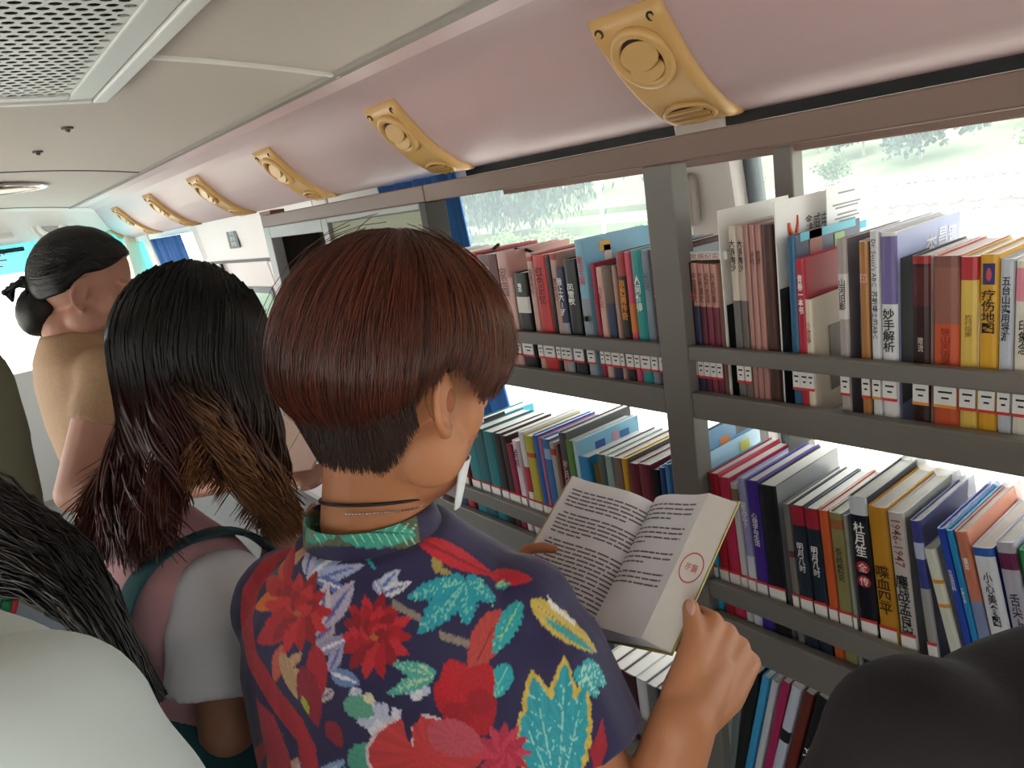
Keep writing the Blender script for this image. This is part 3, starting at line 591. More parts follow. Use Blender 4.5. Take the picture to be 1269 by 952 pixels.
row_books(0, [
 # ---- upper shelf, right of the post
 B(843, 854, 326, '2a1c1c', 'black and red book squeezed right beside the grey post, upper shelf', bands=[(.55, .66, 'a33a2a')]),
 B(854.5, 862.2, 327, 'b98a7e', 'first from the post of four matching pink brown volumes', '中国通史', tz=(.55, .9), bands=[(.0, .5, '2f3350')], group=G1, tc='6b3f38'),
 B(862.4, 870.2, 327.6, 'b98a7e', 'second from the post of four matching pink brown volumes', '世界通史', tz=(.55, .9), bands=[(.0, .5, '5b2a3a')], group=G1, tc='6b3f38'),
 B(870.4, 878.2, 328, 'b98a7e', 'third from the post of four matching pink brown volumes', '近代史话', tz=(.55, .9), bands=[(.0, .5, '7c3344')], group=G1, tc='6b3f38'),
 B(878.4, 886, 328.6, 'b98a7e', 'fourth from the post of four matching pink brown volumes', '历史纪事', tz=(.55, .9), bands=[(.0, .5, '6a2b3c')], group=G1, tc='6b3f38'),
 B(887.5, 889, 262, 'dedbd6', 'tall white brochure with a black lower half, left of the cream spines', lab=None, depth=.2, kind='brochure',
   front=[('', '1a1b1e', .40, .18, .15, .22, 0), ('', 'b42a22', .20, .42, .03, .05, 0), ('鑫威电动', '6a6460', .66, .86, .09, .022, 0)]),
 B(900.8, 910.5, 281, 'cfc3b2', 'cream thin book with a grey lower half, first right of the brochure', '大浪淘沙', tz=(.76, .93, 0), bands=[(0, .34, '6f6c6a')]),
 B(911, 919.5, 281, 'b8a398', 'pinkish grey thin book next to the cream one', '大浪淘沙', tz=(.76, .93, 0), bands=[(0, .34, '6a5f5c')]),
 B(920, 926, 280, 'a87a6e', 'narrow rose brown book left of the plain rose pair', lab=None),
 B(926.5, 933.6, 280, 'b0807a', 'rose brown thin book, left of a rose pair', '诗经', tz=(.6, .85), tc='6b3f38', lab=None),
 B(934, 941.5, 279.5, 'ad7a70', 'rose brown thin book, right of a rose pair', '楚辞', tz=(.6, .85), tc='6b3f38', lab=None),
 B(942, 955, 279, '4d322c', 'dark brown book just left of the taller white brochure', lab=None),
 B(957.5, 959.5, 251, 'e2dfda', 'taller white brochure with red and orange swoosh logo', lab=None, depth=.2, kind='brochure',
   front=[('', '1a1b1e', .38, .2, .15, .26, 0), ('', 'b42a22', .18, .47, .03, .06, 0), ('鑫威电动', '5a5552', .62, .865, .09, .026, 0), ('UNNEO ELECTRIC', '8a8682', .62, .815, .10, .010, 0)]),
 B(973.5, 984, 294, '2f5f84', 'blue spined book with colourful picture cover behind the crimson book', cover='4b4f68', front=[('', '59b6c9', .5, .985, .16, .012, 0), ('', '9a5a55', .3, .9, .035, .06, 0), ('', '8fae62', .66, .88, .03, .04, 0)]),
 B(984.5, 996, 322, 'b3263c', 'crimson book with white lettering, cover rising behind a cream book', '青春一本书', tc='w', tz=(.60, .97, 0), cover='a6243a', tw=.55),
 B(996.5, 1005, 372, 'd8cdb9', 'small cream book with a dark arched figure on its cover', '小故事', tz=(.35, .75), tc='b0605c', front=[('', '4a3a30', .55, .45, .05, .10, 0)], cover='c9bda6'),
 B(1035.5, 1048, 297, 'a59a96', 'grey book with a misty landscape cover and framed title', '山河旧影', tz=(.38, .66), bands=[(.30, .70, 'cfc9c4')], cover='5f5a66', front=[('', '8d84a0', .5, .4, .12, .16, 0)]),
 B(1063, 1075, 300, 'a8743f', 'orange brown book with pink seals left of the white Dr book', '印', tc='e2a0a0', tz=(.62, .74), cover='6b4630'),
 B(1076.5, 1088.5, 287, 'd4d4d8', "white slim children's book titled Dr. Seuss's ABC", "Dr. Seuss's ABC  苏斯博士的ABC", rot=1, tz=(.47, .96, 0), tw=.62, lab='o'),
 B(1089.5, 1110, 289, 'd9d8da', 'wide white spine titled in bold black characters, purple band at top', '妙手解析', tz=(.41, .63, 0), tw=.72, bands=[(.42, .97, '70659a')], cover='aab0d6', depth=.2,
   front=[('', '2f2a34', .27, .5, .085, .20, 0), ('李', 'w', .52, .865, .032, .034, 0), ('昌', 'w', .70, .905, .026, .024, 0), ('镐', 'w', .86, .905, .026, .024, 0)]),
 B(1129, 1152, 318, '2c1214', 'black spined book with dark red top and red glow', '暗流', tz=(.1, .3), tc='c9b8b0', tw=.3, bands=[(.93, 1, '9c2a2a'), (.55, .9, '4e1a1c')], lab='o', cover='e8e6e0'),
 B(1156, 1189, 318, 'c2532f', 'wide orange red book with a mauve brown upper half', '导山天语录', tz=(.03, .36), tc='8e2f1c', tw=.4, bands=[(.40, .90, '8d5a4c'), (.90, 1, '7a4e48')], lab='o'),
 B(1189.5, 1213, 319, 'd6b455', 'pale yellow book with a red block at its head', '旅行指南', tz=(.3, .5), tc='8a6a2a', tw=.4, bands=[(.80, 1, 'b02a34')], front=[('', 'e8e6e2', .1, .55, .03, .1, 0)]),
 B(1214, 1238.5, 316, 'd39d25', 'golden yellow book with a small red and blue emblem', '疗伤地图', tz=(.60, .825, 0), tw=.72, bands=[]),
 B(1239, 1257.5, 322, 'b9bec8', 'pale grey blue guidebook with black vertical title', '五台山实用导游', tz=(.58, .91, 0), tw=.62),
 B(1258.5, 1284, 324, 'd9d2c4', 'cream book with a row of pink circles at the right frame edge', '印象念', tz=(.2, .5), tw=.5, bands=[(.66, .94, 'd98a98')]),
 # ---- upper shelf, left of the post
 B(521, 532, 318, 'cfc8be', 'first white backed book by the cabinet, upper shelf, behind the red hair', lab=None),
 B(532.5, 545, 319, '8d8a86', 'grey book by the cabinet, upper shelf, behind the red hair', lab=None),
 B(545.5, 563, 317, 'd5cfc4', 'second white backed book, upper shelf, beside the red hair', lab=None),
 B(563.5, 580, 317, 'b9b0a4', 'beige book left of the red one by the red hair', lab=None),
 B(581, 588, 314, 'b0262c', 'thin red book nearest the hair on the upper shelf'),
 B(588.5, 612, 316, '55191d', 'dark maroon book with a gold emblem near the hair', '史记', tc='c8a45a', tz=(.6, .85), tw=.35),
 B(613, 626, 313, 'bf9088', 'pink spined book between the maroon and the purple one', '家园', tc='8a5a55', tz=(.4, .8)),
 B(626.5, 633, 324, 'c79a90', 'narrow pink book left of the black one with a white box', '心灯', tc='a33', tz=(.5, .8), h=.20) if 0 else B(626.5, 633.5, 345, 'c79a90', 'short narrow pink book left of the black one with a white box'),
 B(634, 650, 339, '18181b', 'short black book with white box and two white characters', '毒舌', tc='w', tz=(.70, .84), tw=.7, bands=[(.36, .62, 'cfc8c4')]),
 B(650.5, 657, 315, 'c3998e', 'pinkish spine with a small red seal left of the bright red book', '国境内外', tc='7a4a44', tz=(.45, .8), bands=[(.9, .96, 'b33a3a')]),
 B(657.5, 673.5, 317, 'c1272d', 'bright red thick book with dark red title', '红色记忆', tc='5a1214', tz=(.35, .85), tw=.6),
 B(674, 679, 318, '231f20', 'thin black book right of the bright red one'),
 B(679.5, 686.5, 315, 'b88f83', 'pinkish tan book with a red corner beside the navy one', '故乡行', tc='6f4a42', tz=(.4, .7), bands=[(.92, 1, 'a8323a')]),
 B(687, 695.5, 332, '252650', 'short navy book with white vertical title', '我上大1班', tc='w', tz=(.3, .85), bands=[(0, .2, '9a9aa4')]),
 B(696, 709.5, 322, '1d1d22', 'thick black book with white title left of the light blue book', '风雪夜', tc='w', tz=(.40, .68), tw=.6),
 B(710, 720.5, 298, '7fb4cc', 'big light blue picture book rising above its neighbours', '童话王国', tc='b8404a', tz=(.5, .82), cover='86bdd8', depth=.2, bands=[(0, .34, '8d96a0'), (.08, .14, '5f8a58')], lab='r', front=[('', 'e8b24a', .30, .93, .03, .02, 0), ('', 'f0ded2', .33, .88, .02, .03, 0)]),
 B(731.5, 736.5, 335, '9d2540', 'short thin crimson book in front of the light blue cover', h=.24),
 B(737, 744.5, 332, 'd0a79b', 'pale pink narrow book with a red round seal', '小城记', tc='a83a36', tz=(.45, .75)),
 B(745, 756, 330, '5c4638', 'brown book with navy foot right of the pale pink one', bands=[(0, .5, '2b3450')]),
 B(756.5, 761, 330, 'b28c80', 'thin pinkish spine left of the black and orange book'),
 B(761.5, 771.5, 313, '1f1a1a', 'black book with big orange characters and a red head', '狼图腾传奇', tc='e08a2a', tz=(.2, .68), tw=.8, bands=[(.72, 1, 'a33430')]),
 B(772, 779, 313, 'cf4a63', 'hot pink narrow book left of the teal one', bands=[(.05, .4, 'd0762e')]),
 B(779.5, 792.5, 311, '1f8f8f', 'teal book with white triangle and vertical white title', '人间值得', tc='w', tz=(.3, .72), tw=.55),
 B(793, 802, 311, '7d8796', 'grey blue plain book between the teal and maroon ones', '长河', tc='5a6472', tz=(.5, .8)),
 B(802.5, 820, 310, '4c1d1f', 'dark maroon book with salmon title beside the grey post', '阴谋与爱情', tc='d98a80', tz=(.42, .95), tw=.6),
 B(820.5, 832, 312, '6b4a40', 'brown book half hidden behind the grey post'),
])
row_books(1, [
 # ---- middle shelf, left of the post (left to right)
 B(532, 545, 540, '6d3a3a', 'maroon book deep behind the chin, middle shelf', lean=2),
 B(545.5, 562, 542, '3a5a78', 'steel blue book hidden behind the cheek, middle shelf', lean=2),
 B(563, 571, 540, 'a83a3a', 'thin red book at the cheek, middle shelf', lean=2),
 B(572, 584, 528, '2c7f86', 'tall teal picture book with black figure on a blue cover', lean=2, cover='38a7bd', depth=.21, front=[('', '23282c', .36, .93, .07, .05, 0)]),
 B(584.5, 596, 532, '2a6068', 'dark teal book with white label beside the cheek', lean=2, cover='2f3a40'),
 B(596.5, 609, 536, '1f7078', 'second dark teal book with a black figure', lean=2, front=[('', '15181a', .3, .7, .05, .1, 0)]),
 B(609.5, 618, 538, '26211f', 'black book right of the two dark teal books', lean=2),
 B(618.5, 626, 541, '3a2024', 'blackish maroon book left of the crimson one', lean=2.5),
 B(626.5, 633, 551, '8e2340', 'narrow crimson book left of the pink dotted one', lean=3),
 B(633.5, 640.5, 547, 'e2c6d4', 'pale pink book with black dots', '点点', tz=(.6, .9), lean=2.5),
 B(641, 647.5, 536, 'd8d6d2', 'white book with a red block on its spine', lean=2, bands=[(.22, .55, 'b52a38')]),
 B(648, 658.5, 541, 'b7ab3e', 'olive yellow book with red marks at its head', lean=2, bands=[(.72, .78, 'c04a2a')]),
 B(659, 665, 540, '2460b4', 'bright blue narrow book right of the olive yellow one', lean=2),
 B(665.5, 670, 543, 'b06a90', 'thin mauve pink book between two blue ones', lean=2),
 B(670.5, 679, 545, '2f6fae', 'mid blue book with pale head right of the mauve one', lean=2, bands=[(.75, .88, '8fb8d8')]),
 B(679.5, 686, 549, 'a8a29a', 'grey white book with red head left of the dark grey one', lean=2, bands=[(.84, .92, 'a8342c')]),
 B(686.5, 690, 551, '8a5a50', 'thin brown pink book beside the dark grey one', lean=2),
 B(690.5, 699, 537, '4b4548', 'tall dark grey book with pink lettering and grey cover', '岁月回响', tc='e0a8b4', tz=(.25, .7), lean=1.5, cover='5c5b5c', depth=.21),
 B(699.5, 708, 547, '5b8a3c', 'green book right of the tall dark grey one', lean=1.5, cover='5f8f40'),
 B(708.5, 714, 548, 'b4d4e4', 'pale blue patterned book left of the thick blue one', lean=1.5, cover='8cc2da', front=[('', '3f5fa8', .35, .9, .03, .02, 0), ('', 'd8a0b0', .6, .92, .02, .02, 0), ('', '3f78b0', .75, .9, .03, .02, 0)]),
 B(715, 728, 567, '2b86bd', 'thick blue book with an orange animal on its cover', lean=1.5, cover='2f97cf', depth=.19, front=[('', 'd89a40', .2, .82, .045, .05, 0), ('', 'cfe4ee', .8, .9, .03, .014, 0)]),
 B(738.5, 747.5, 564, '56605c', 'grey green book right of the thick blue one', lean=1.5, bands=[(0, .5, '2f4a66')]),
 B(748, 757.5, 566, '8fa6a4', 'light grey teal book left of the brown grey one', lean=1.5, bands=[(.2, .45, '4f9a98')]),
 B(758, 768.5, 568, '7f6a5e', 'brown grey book left of the bright yellow one', lean=1.5, bands=[(.1, .35, '5a2a3c')]),
 B(769, 775.5, 569, 'd9a423', 'bright yellow narrow book with green and yellow cover', '黄金屋', tz=(.3, .7), lean=1.5, cover='4f6a58', front=[('', 'c8c24a', .5, .93, .09, .02, 0)]),
 B(776.5, 789, 575, '6f1c30', 'left one of two maroon volumes with white lettering', '上卷', tc='w', tz=(.18, .3), lean=1.5),
 B(789.5, 804.5, 576, '711d31', 'right one of two maroon volumes with white lettering', '下卷', tc='w', tz=(.12, .28), lean=1.5),
 B(805, 815, 583, '17161a', 'short black book right of the maroon volumes', lean=1.5, push=.004),
 B(816, 822, 580, '2d4a86', 'navy blue narrow book near the post, middle shelf', lean=1),
 B(822.5, 829, 576, '4f86bc', 'sky blue narrow book beside the post, middle shelf', lean=1),
 # ---- middle shelf, right of the post
 B(846, 852, 548, '6d9cc4', 'light blue picture book with orange figure behind the post', lean=2, cover='7aa9cc', depth=.21, front=[('', 'd88a50', .5, .9, .03, .02, 0)]),
 B(853, 858.5, 572, 'a8cfe0', 'pale blue book with a yellow tab behind the post', lean=2, cover='b4d6e6', front=[('', 'e0d86a', .75, .93, .03, .02, 0)]),
 B(859, 868, 592, '5f8a90', 'grey teal short book right beside the post', lean=2),
 B(868.5, 876, 597, '3f7a82', 'dull teal book left of the cyan one', lean=2) if 0 else B(868.5, 875.5, 590, '2aa3c8', 'cyan narrow book with a black mark, near the post', lean=2.5, bands=[(.74, .86, '1c2a30')]),
 B(876.5, 888, 588, 'a81f30', 'deep red book with pink cover edge, second row', lean=3, cover='d0506a', depth=.2),
 B(889, 903, 593, 'c22f52', 'magenta pink book right of the deep red one', '时光', tc='5a1228', tz=(.6, .8), lean=3),
 B(904, 912, 600, 'ccc8cc', 'white spine with a brown square at its head', lean=3, bands=[(.84, .95, '7a6a50')]),
 B(912.5, 922, 594, '9a98c8', 'lavender book with white foot left of the violet one', '星空下', tc='w', tz=(.5, .85), lean=3, bands=[(0, .3, 'd0d0dc')]),
 B(923, 937, 597, '41288a', 'violet book with white title and blue lower lettering', '心理学与生活', tc='w', tz=(.42, .72), tw=.5, lean=3, cover='6a4aa8'),
 B(938, 960, 603, '1d1c1f', 'thick black hardback with grey cover', lean=3, cover='8d8f90', depth=.2),
 B(969, 977, 626, '77726e', 'grey narrow book with a maroon stripe', lean=3.5, bands=[(.50, .56, '5a2428')]),
 B(977.5, 994, 628, '202b3a', 'left one of two navy volumes with a red head', '明月几时', tc='w', tz=(.38, .66), tw=.5, lean=4, bands=[(.82, 1, 'a02436')]),
 B(995, 1012, 632, '202b3a', 'right one of two navy volumes with a red head', '明月几时', tc='w', tz=(.38, .66), tw=.5, lean=4, bands=[(.82, 1, 'a02436')]),
 B(1013, 1025, 634, 'c85a2c', 'orange book right of the two navy volumes', lean=4),
 B(1026, 1043, 637, '8a8355', 'olive tan book with a red seal at its head', '茶经图说', tc='3f3a20', tz=(.4, .7), tw=.5, lean=4, bands=[(.86, .94, '9c5a34')]),
 B(1044, 1048.5, 640, '8e918c', 'thin grey book left of the black biography', lean=4),
 B(1049.5, 1072, 618, '15161f', 'black biography with bold white title and two red circles', '杜月笙', tc='w', tz=(.56, .82), tw=.62, lean=4.2, bands=[(.88, 1.0, 'c9ccd6'), (0, .0, '15161f')] and [(.87, 1.0, 'c9ccd6')], depth=.2),
 B(1073.5, 1097, 630, 'b98424', 'golden brown war history book with brown title', '喋血四平', tc='3c2408', tz=(.18, .56), tw=.72, lean=4.5, depth=.2),
 B(1098.5, 1119, 637, 'bdb6b2', 'grey white war history with numbers and black title', '鏖战孟良崮', tc='k', tz=(.02, .54), tw=.78, lean=5, cover='8e8e8a', depth=.2),
 B(1126.5, 1139.5, 647, '3b4288', 'navy blue book with a pale round badge', lean=7, cover='4a4a72', depth=.19, bands=[(0, .5, '9c9c9a'), (.72, .84, 'b9bedd')]),
 B(1143, 1158.5, 683, 'd6d8c8', 'short cream book with two orange stripes, leaning', lean=13, bands=[(.52, .55, 'd8963a'), (.72, .75, 'd8963a')], depth=.15, lab=None),
 B(1160, 1170.5, 657, '2747b0', 'royal blue book with white lettering, leaning left', '生活百科', tc='w', tz=(.5, .78), tw=.5, lean=12, depth=.19, cover='8fb4dc'),
 B(1171, 1180.5, 659, '2a8cc4', 'cyan blue book right of the royal blue one', '健康手册', tc='w', tz=(.35, .75), tw=.4, lean=12, depth=.19),
 B(1181.5, 1197, 661, 'c77a62', 'salmon topped book with a blue grey lower half', '童年', tc='w', tz=(.7, .86), tw=.4, lean=11.5, bands=[(0, .52, '7f8fb8')], cover='e79a7c', depth=.2),
 B(1203, 1230, 682, '2f62ba', 'blue book with white panel reading 小心 and a small frog', '小心美食图', tc='k', tz=(.34, .9), tw=.36, lean=11, bands=[(.12, .93, 'e2e4ea')], depth=.19) if 0 else
 B(1203, 1230, 682, 'dfe2ea', 'blue edged book with a white panel and black title box', '小心美食图', tc='k', tz=(.36, .9), tw=.42, lean=11, bands=[(.94, 1, '2f62ba'), (0, .12, '2f62ba'), (.13, .2, 'd8a8a0')], cover='2f62ba', depth=.19),
 B(1232, 1256, 675, 'b7b4c4', 'silver grey book with a plum square above its title', '舌尖上的五谷', tc='33304a', tz=(.08, .74), tw=.55, lean=10.5, bands=[(.82, .93, '6a2a50')], depth=.19),
 B(1261, 1282, 685, '2f9a5a', 'green book at the right frame edge, middle shelf', lean=10, depth=.19),
])
row_books(2, [
 # ---- lower shelf, right of the post; the row leans to the right
 B(884, 893, 806, '9a4a34', 'rust brown book leaning beside the post, lower shelf', lean=-4, lab=None),
 B(894, 902, 812, '7c8a7c', 'grey green book leaning, lower shelf', lean=-6, lab=None),
 B(903, 912, 822, '9aa2a0', 'pale grey book left of the black one, lower shelf', lean=-8, lab=None),
 B(913, 922, 826, '73807f', 'slate grey book, lower shelf', lean=-9, lab=None),
 B(926, 940, 834, '1f2122', 'black book with grey cover, lower shelf', lean=-11, lab=None),
 B(944, 953, 842, '3f9fd0', 'cyan blue leaning book, lower shelf', lean=-13, lab=None),
 B(956, 964, 846, 'c9ccd0', 'silver white leaning book right of the cyan one', lean=-13, lab=None),
 B(968, 978, 848, 'a8285a', 'magenta leaning book on the lower shelf', lean=-13, lab=None),
 B(981, 993, 854, 'c4c8d4', 'pale lilac leaning book with black square, lower shelf', lean=-14, bands=[(.62, .7, '1a1a1e')], lab=None),
 B(996, 1008, 862, '6a2a22', 'brown red leaning book on the lower shelf', lean=-14, lab=None),
 B(1012, 1028, 868, '17191c', 'black leaning book with white figure, lower shelf', '文', tc='w', tz=(.5, .75), lean=-14, lab=None),
 B(1032, 1046, 872, '2f3f6a', 'navy leaning book beside the black shirt, lower shelf', lean=-14, lab=None),
 # ---- lower shelf, left of the post
 B(545, 556, 653, '3a5a86', 'blue backed book under the chin, lower shelf', lab=None, lean=1),
 B(557, 563.5, 657, '4c1a20', 'first of three maroon backs, lower shelf left', lab=None, lean=1),
 B(564, 571, 660, '581c24', 'second of three maroon backs, lower shelf left', lab=None, lean=1),
 B(572, 580, 664, '4a1a22', 'third of three maroon backs, lower shelf left', lab=None, lean=1),
 B(588, 601, 668, 'd6cfb8', 'thick cream book with a pink emblem, lower shelf', lab=None, lean=1, bands=[(.82, .9, 'c04a6a')], cover='ddd6c0'),
 B(618, 628, 690, '2b2a2a', 'black book right of the thick cream one, lower shelf', lab=None, lean=1, cover='8a8a84'),
 B(640, 652, 700, '8a7a60', 'tan book hidden behind the open book, lower shelf', lab=None),
 B(655, 668, 705, '4a5a6a', 'slate blue book hidden behind the open book, lower shelf', lab=None),
 B(745, 757, 820, 'cfcac4', 'white book below the open book, lower shelf', lab=None) ,
 B(758, 771, 828, '5a2028', 'maroon book below the open book, lower shelf', lab=None),
 B(772, 786, 836, '3f2024', 'dark maroon book below the open book, lower shelf', lab=None),
 B(787, 799, 842, 'd3d2d4', 'white book right of the dark maroon one, lower shelf', lab=None),
 B(800, 812, 850, '6a6a6c', 'grey book near the post, lower shelf', lab=None),
 B(813, 826, 856, '30303a', 'charcoal book beside the post, lower shelf', lab=None),
])
o = find('golden yellow book with a small red and blue emblem') if 'find' in globals() else next(o_ for o_ in bpy.data.objects if o_.get('label') == 'golden yellow book with a small red and blue emblem')
bb = [c for c in o.children if c.name.startswith('cover')][0].dimensions
b = MB(); b.box(-.0012, 0, -bb.y*.3, bb.y*.3, bb.z*.85, bb.z*.955); q = b.build('emblem', bcol('2c2d66'), o)
b = MB(); b.sphere((-.0008, 0, bb.z*.90), (.0012, bb.y*.16, bb.z*.036), nu=10, nv=6); b.build('emblem_figure', bcol('b8404a'), q)
# extra marks: red circles of the biography, years on the war history
def find(lab): return next(o for o in bpy.data.objects if o.get('label') == lab)
o = find('black biography with bold white title and two red circles'); H_ = [c for c in o.children if c.name.startswith('cover')][0].dimensions
Hh = H_.z; tt = H_.y
for k, ch in enumerate('全传'):
    zc = Hh*(.625-.078*k); b = MB(); disc(b, tt*.36, 0, .0003, 20); q = b.build('red_roundel', mat('roundel_red', 'b3272d', .5), o)
    q.matrix_local = Matrix.Translation((-.0012, 0, zc)) @ RX
    text_obj('roundel_character', ch, M_inkw, o, Matrix.Translation((-.0019, 0, zc)) @ RX, tt*.5, tt*.5)
o = find('grey white war history with numbers and black title')
text_obj('spine_years', '1946-1947', tcol('8a3a34'), o, Matrix.Translation((-.0012, 0, Hh*.81)) @ RX, tt*.5, Hh*.24, rot=1)
# loose things on the books
b = MB(); b.box(-.06, .06, -.0006, .0006, 0, .075)
p = onx(1044, 290, 1.12); o = empty('leaflet', (1.135, float(p[1]), float(p[2])), 'small white leaflet with lines of print and a blue foot, standing on the brochure', 'leaflet')
b.build('paper', mat('white_paper', 'e4e6e4', .7), o); M_ = Matrix(((1, 0, 0, 0), (0, 0, -1, 0), (0, 1, 0, 0), (0, 0, 0, 1)))
MB().box(-.06, .06, -.0010, -.0006, 0, .012).build('blue_strip', mat('leaflet_blue', '58b0c4', .6), o)
q = MB()
for zz, w in ((.062, .05), (.045, .085), (.040, .07), (.030, .06), (.024, .075), (.019, .05)): q.box(-w/2, w/2, -.0010, -.0007, zz, zz+.0025)
q.build('printed_lines', mat('print_grey', '8a8a8a', .6), o)
# magazine lying across the pink volumes beside the post
a = onx(866, 323, 1.0); o = empty('magazine', (1.06, float(a[1])-.0, float(a[2])+.004), 'white and pale blue magazine lying flat on the pink brown volumes', 'magazine')
mg = MB(); mg.box(-.08, .11, -.07, .07, 0, .012); mg.build('page_block', M_page, o); mg = MB(); mg.box(-.082, .11, -.071, .071, .012, .014); mg.build('cover', bcol('bcd2dc'), o)
text_obj('cover_title', '中国科技发展纪实', tcol('b06a70'), o, Matrix.Translation((-.0815, 0, .006)) @ RX, .11, .010)
# swoosh logo on the taller brochure
o = find('taller white brochure with red and orange swoosh logo'); Hb = o.children[0].dimensions.z
for col_, off, lab in (('c2392b', 0, 'red_swoosh'), ('e08a4a', .006, 'orange_swoosh')):
    b = MB(); pts = []
    for k in range(15):
        a = math.pi*(.98+k/14*1.05); r = .013-.002*(off > 0); pts.append((.045+off*.4+r*math.cos(a), -.0018-off*.02, Hb*.865+.016*max(0, (k-9)/5)+.008*max(0, (4-k)/4)+r*math.sin(a)))
    b.tube(pts, [.0012+.002*math.sin(math.pi*k/14) for k in range(15)], 6); b.build(lab, mat('print_'+col_, col_, .5), o)
# black strap looped on top of the books
pts = [onx(u, v, 1.03) for u, v in ((618, 303), (609, 311), (606, 316), (612, 317), (624, 313), (640, 309), (655, 310), (664, 315))]
b = MB(); b.tube(pts, [.004]*8, 6); b.build('strap', M_black, label='black strap looped over the tops of the upper shelf books', cat='strap', smooth=True)
# crumpled clear plastic bag behind the middle row
def clear_mat():
    m = bpy.data.materials.new('clear_film'); m.use_nodes = True; n = m.node_tree.nodes; l = m.node_tree.links
    for x in list(n): n.remove(x)
    out = n.new('ShaderNodeOutputMaterial'); a = n.new('ShaderNodeBsdfTransparent'); g = n.new('ShaderNodeBsdfGlossy'); g.inputs[1].default_value = .12; t = n.new('ShaderNodeBsdfTranslucent')
    m1 = n.new('ShaderNodeMixShader'); m1.inputs[0].default_value = .22; m2 = n.new('ShaderNodeMixShader'); m2.inputs[0].default_value = .35
    l.new(a.outputs[0], m1.inputs[1]); l.new(g.outputs[0], m1.inputs[2]); l.new(m1.outputs[0], m2.inputs[1]); l.new(t.outputs[0], m2.inputs[2]); l.new(m2.outputs[0], out.inputs[0]); return m
c0 = (1.165, .43, 1.02); b = MB(); rings = []
rng = np.random.default_rng(5)
for i in range(12):
    th = math.pi*(i+.3)/12; rings.append([(c0[0]+.035*math.sin(th)*math.cos(2*math.pi*j/22)*rng.uniform(.6, 1.3), c0[1]+.15*math.sin(th)*math.sin(2*math.pi*j/22)*rng.uniform(.8, 1.15), c0[2]+.14*math.cos(th)+rng.uniform(-.012, .012)) for j in range(22)])
b.loft(rings); b.build('plastic_bag', clear_mat(), label='crumpled clear plastic bag behind the middle row of books', cat='plastic bag')
print('BOOKS', NB[0])
# ------------------------------------------------------------------ people
def yaw(d): a = math.radians(d); return np.array([math.sin(a), math.cos(a), 0.0])
ZU = np.array([0, 0, 1.0])
def nrm(v): return v/(np.linalg.norm(v)+1e-9)
def frame(yd, pitch=0.0, roll=0.0):
    """columns forward, right, up; pitch > 0 looks down"""
    f = yaw(yd); r = yaw(yd+90); p = math.radians(pitch); f2 = f*math.cos(p)-ZU*math.sin(p); u = f*math.sin(p)+ZU*math.cos(p)
    q = math.radians(roll); return f2, r*math.cos(q)-u*math.sin(q), u*math.cos(q)+r*math.sin(q)
def m3(f, r, u): return Matrix(((f[0], r[0], u[0]), (f[1], r[1], u[1]), (f[2], r[2], u[2])))
def ell(mb, c, rad, fr=None, nu=16, nv=10):
    return mb.sphere(tuple(c), rad, M=m3(*fr) if fr is not None else None, nu=nu, nv=nv)
def limb(mb, pts, rad, n=12, balls=True):
    mb.tube(pts, rad, n)
    if balls:
        for p, r in zip(pts, rad): mb.sphere(tuple(p), r*.99, nu=n, nv=8)
    return mb
def rings(mb, spec, fr, n=24, k=2.3):
    """loft of superelliptic rings: (centre, half width, half depth)"""
    f, r, u = fr; out = []
    for c, rx, ry in spec:
        rr = []
        for j in range(n):
            a = 2*math.pi*j/n; ca, sa = math.cos(a), math.sin(a)
            rr.append(np.array(c)+r*rx*np.sign(ca)*abs(ca)**(2/k)+f*ry*np.sign(sa)*abs(sa)**(2/k))
        out.append(rr)
    return mb.loft(out)
def organic(name, mb, voxel, smooth, mats, parent, sub=0, factor=.5):
    me = mb.mesh(name+'_base', mats); o = bpy.data.objects.new(name, me); COL.objects.link(o)
    a = o.modifiers.new('r', 'REMESH'); a.mode = 'VOXEL'; a.voxel_size = voxel; a.use_smooth_shade = True
    if smooth: s = o.modifiers.new('s', 'SMOOTH'); s.factor = factor; s.iterations = smooth
    if sub: q = o.modifiers.new('q', 'SUBSURF'); q.levels = sub; q.render_levels = sub
    dg = bpy.context.evaluated_depsgraph_get()
    out = bpy.data.meshes.new_from_object(o.evaluated_get(dg)); out.name = name
    bpy.data.objects.remove(o); bpy.data.meshes.remove(me)
    out.polygons.foreach_set('use_smooth', [True]*len(out.polygons))
    ob = link(name, out, parent)
    return ob
def verts(o):
    n = len(o.data.vertices); a = np.zeros(n*3); o.data.vertices.foreach_get('co', a); return a.reshape(-1, 3)
def set_col(o, cols, attr='Col'):
    a = o.data.color_attributes.new(attr, 'FLOAT_COLOR', 'POINT'); c = np.ones((len(cols), 4)); c[:, :3] = cols; a.data.foreach_set('color', c.ravel())
def clin(h): return np.array(lin(h)[:3])
M_skin_a = mat('skin_warm', 'b97c57', .5, noise=.05, nscale=25, sss=.15)
M_skin_b = mat('skin_tan', 'a9795f', .5, noise=.05, nscale=25, sss=.15)
M_skin_c = mat('skin_rosy', 'b07f6c', .5, noise=.05, nscale=25, sss=.15)
M_lip = mat('lip', '9a5148', .45); M_brow = mat('brow_hair', '2a1c16', .7); M_eye = mat('eye_white', 'e6e0da', .2); M_iris = mat('iris_brown', '2a1810', .15)
M_nail = mat('nail', 'c99a86', .3)
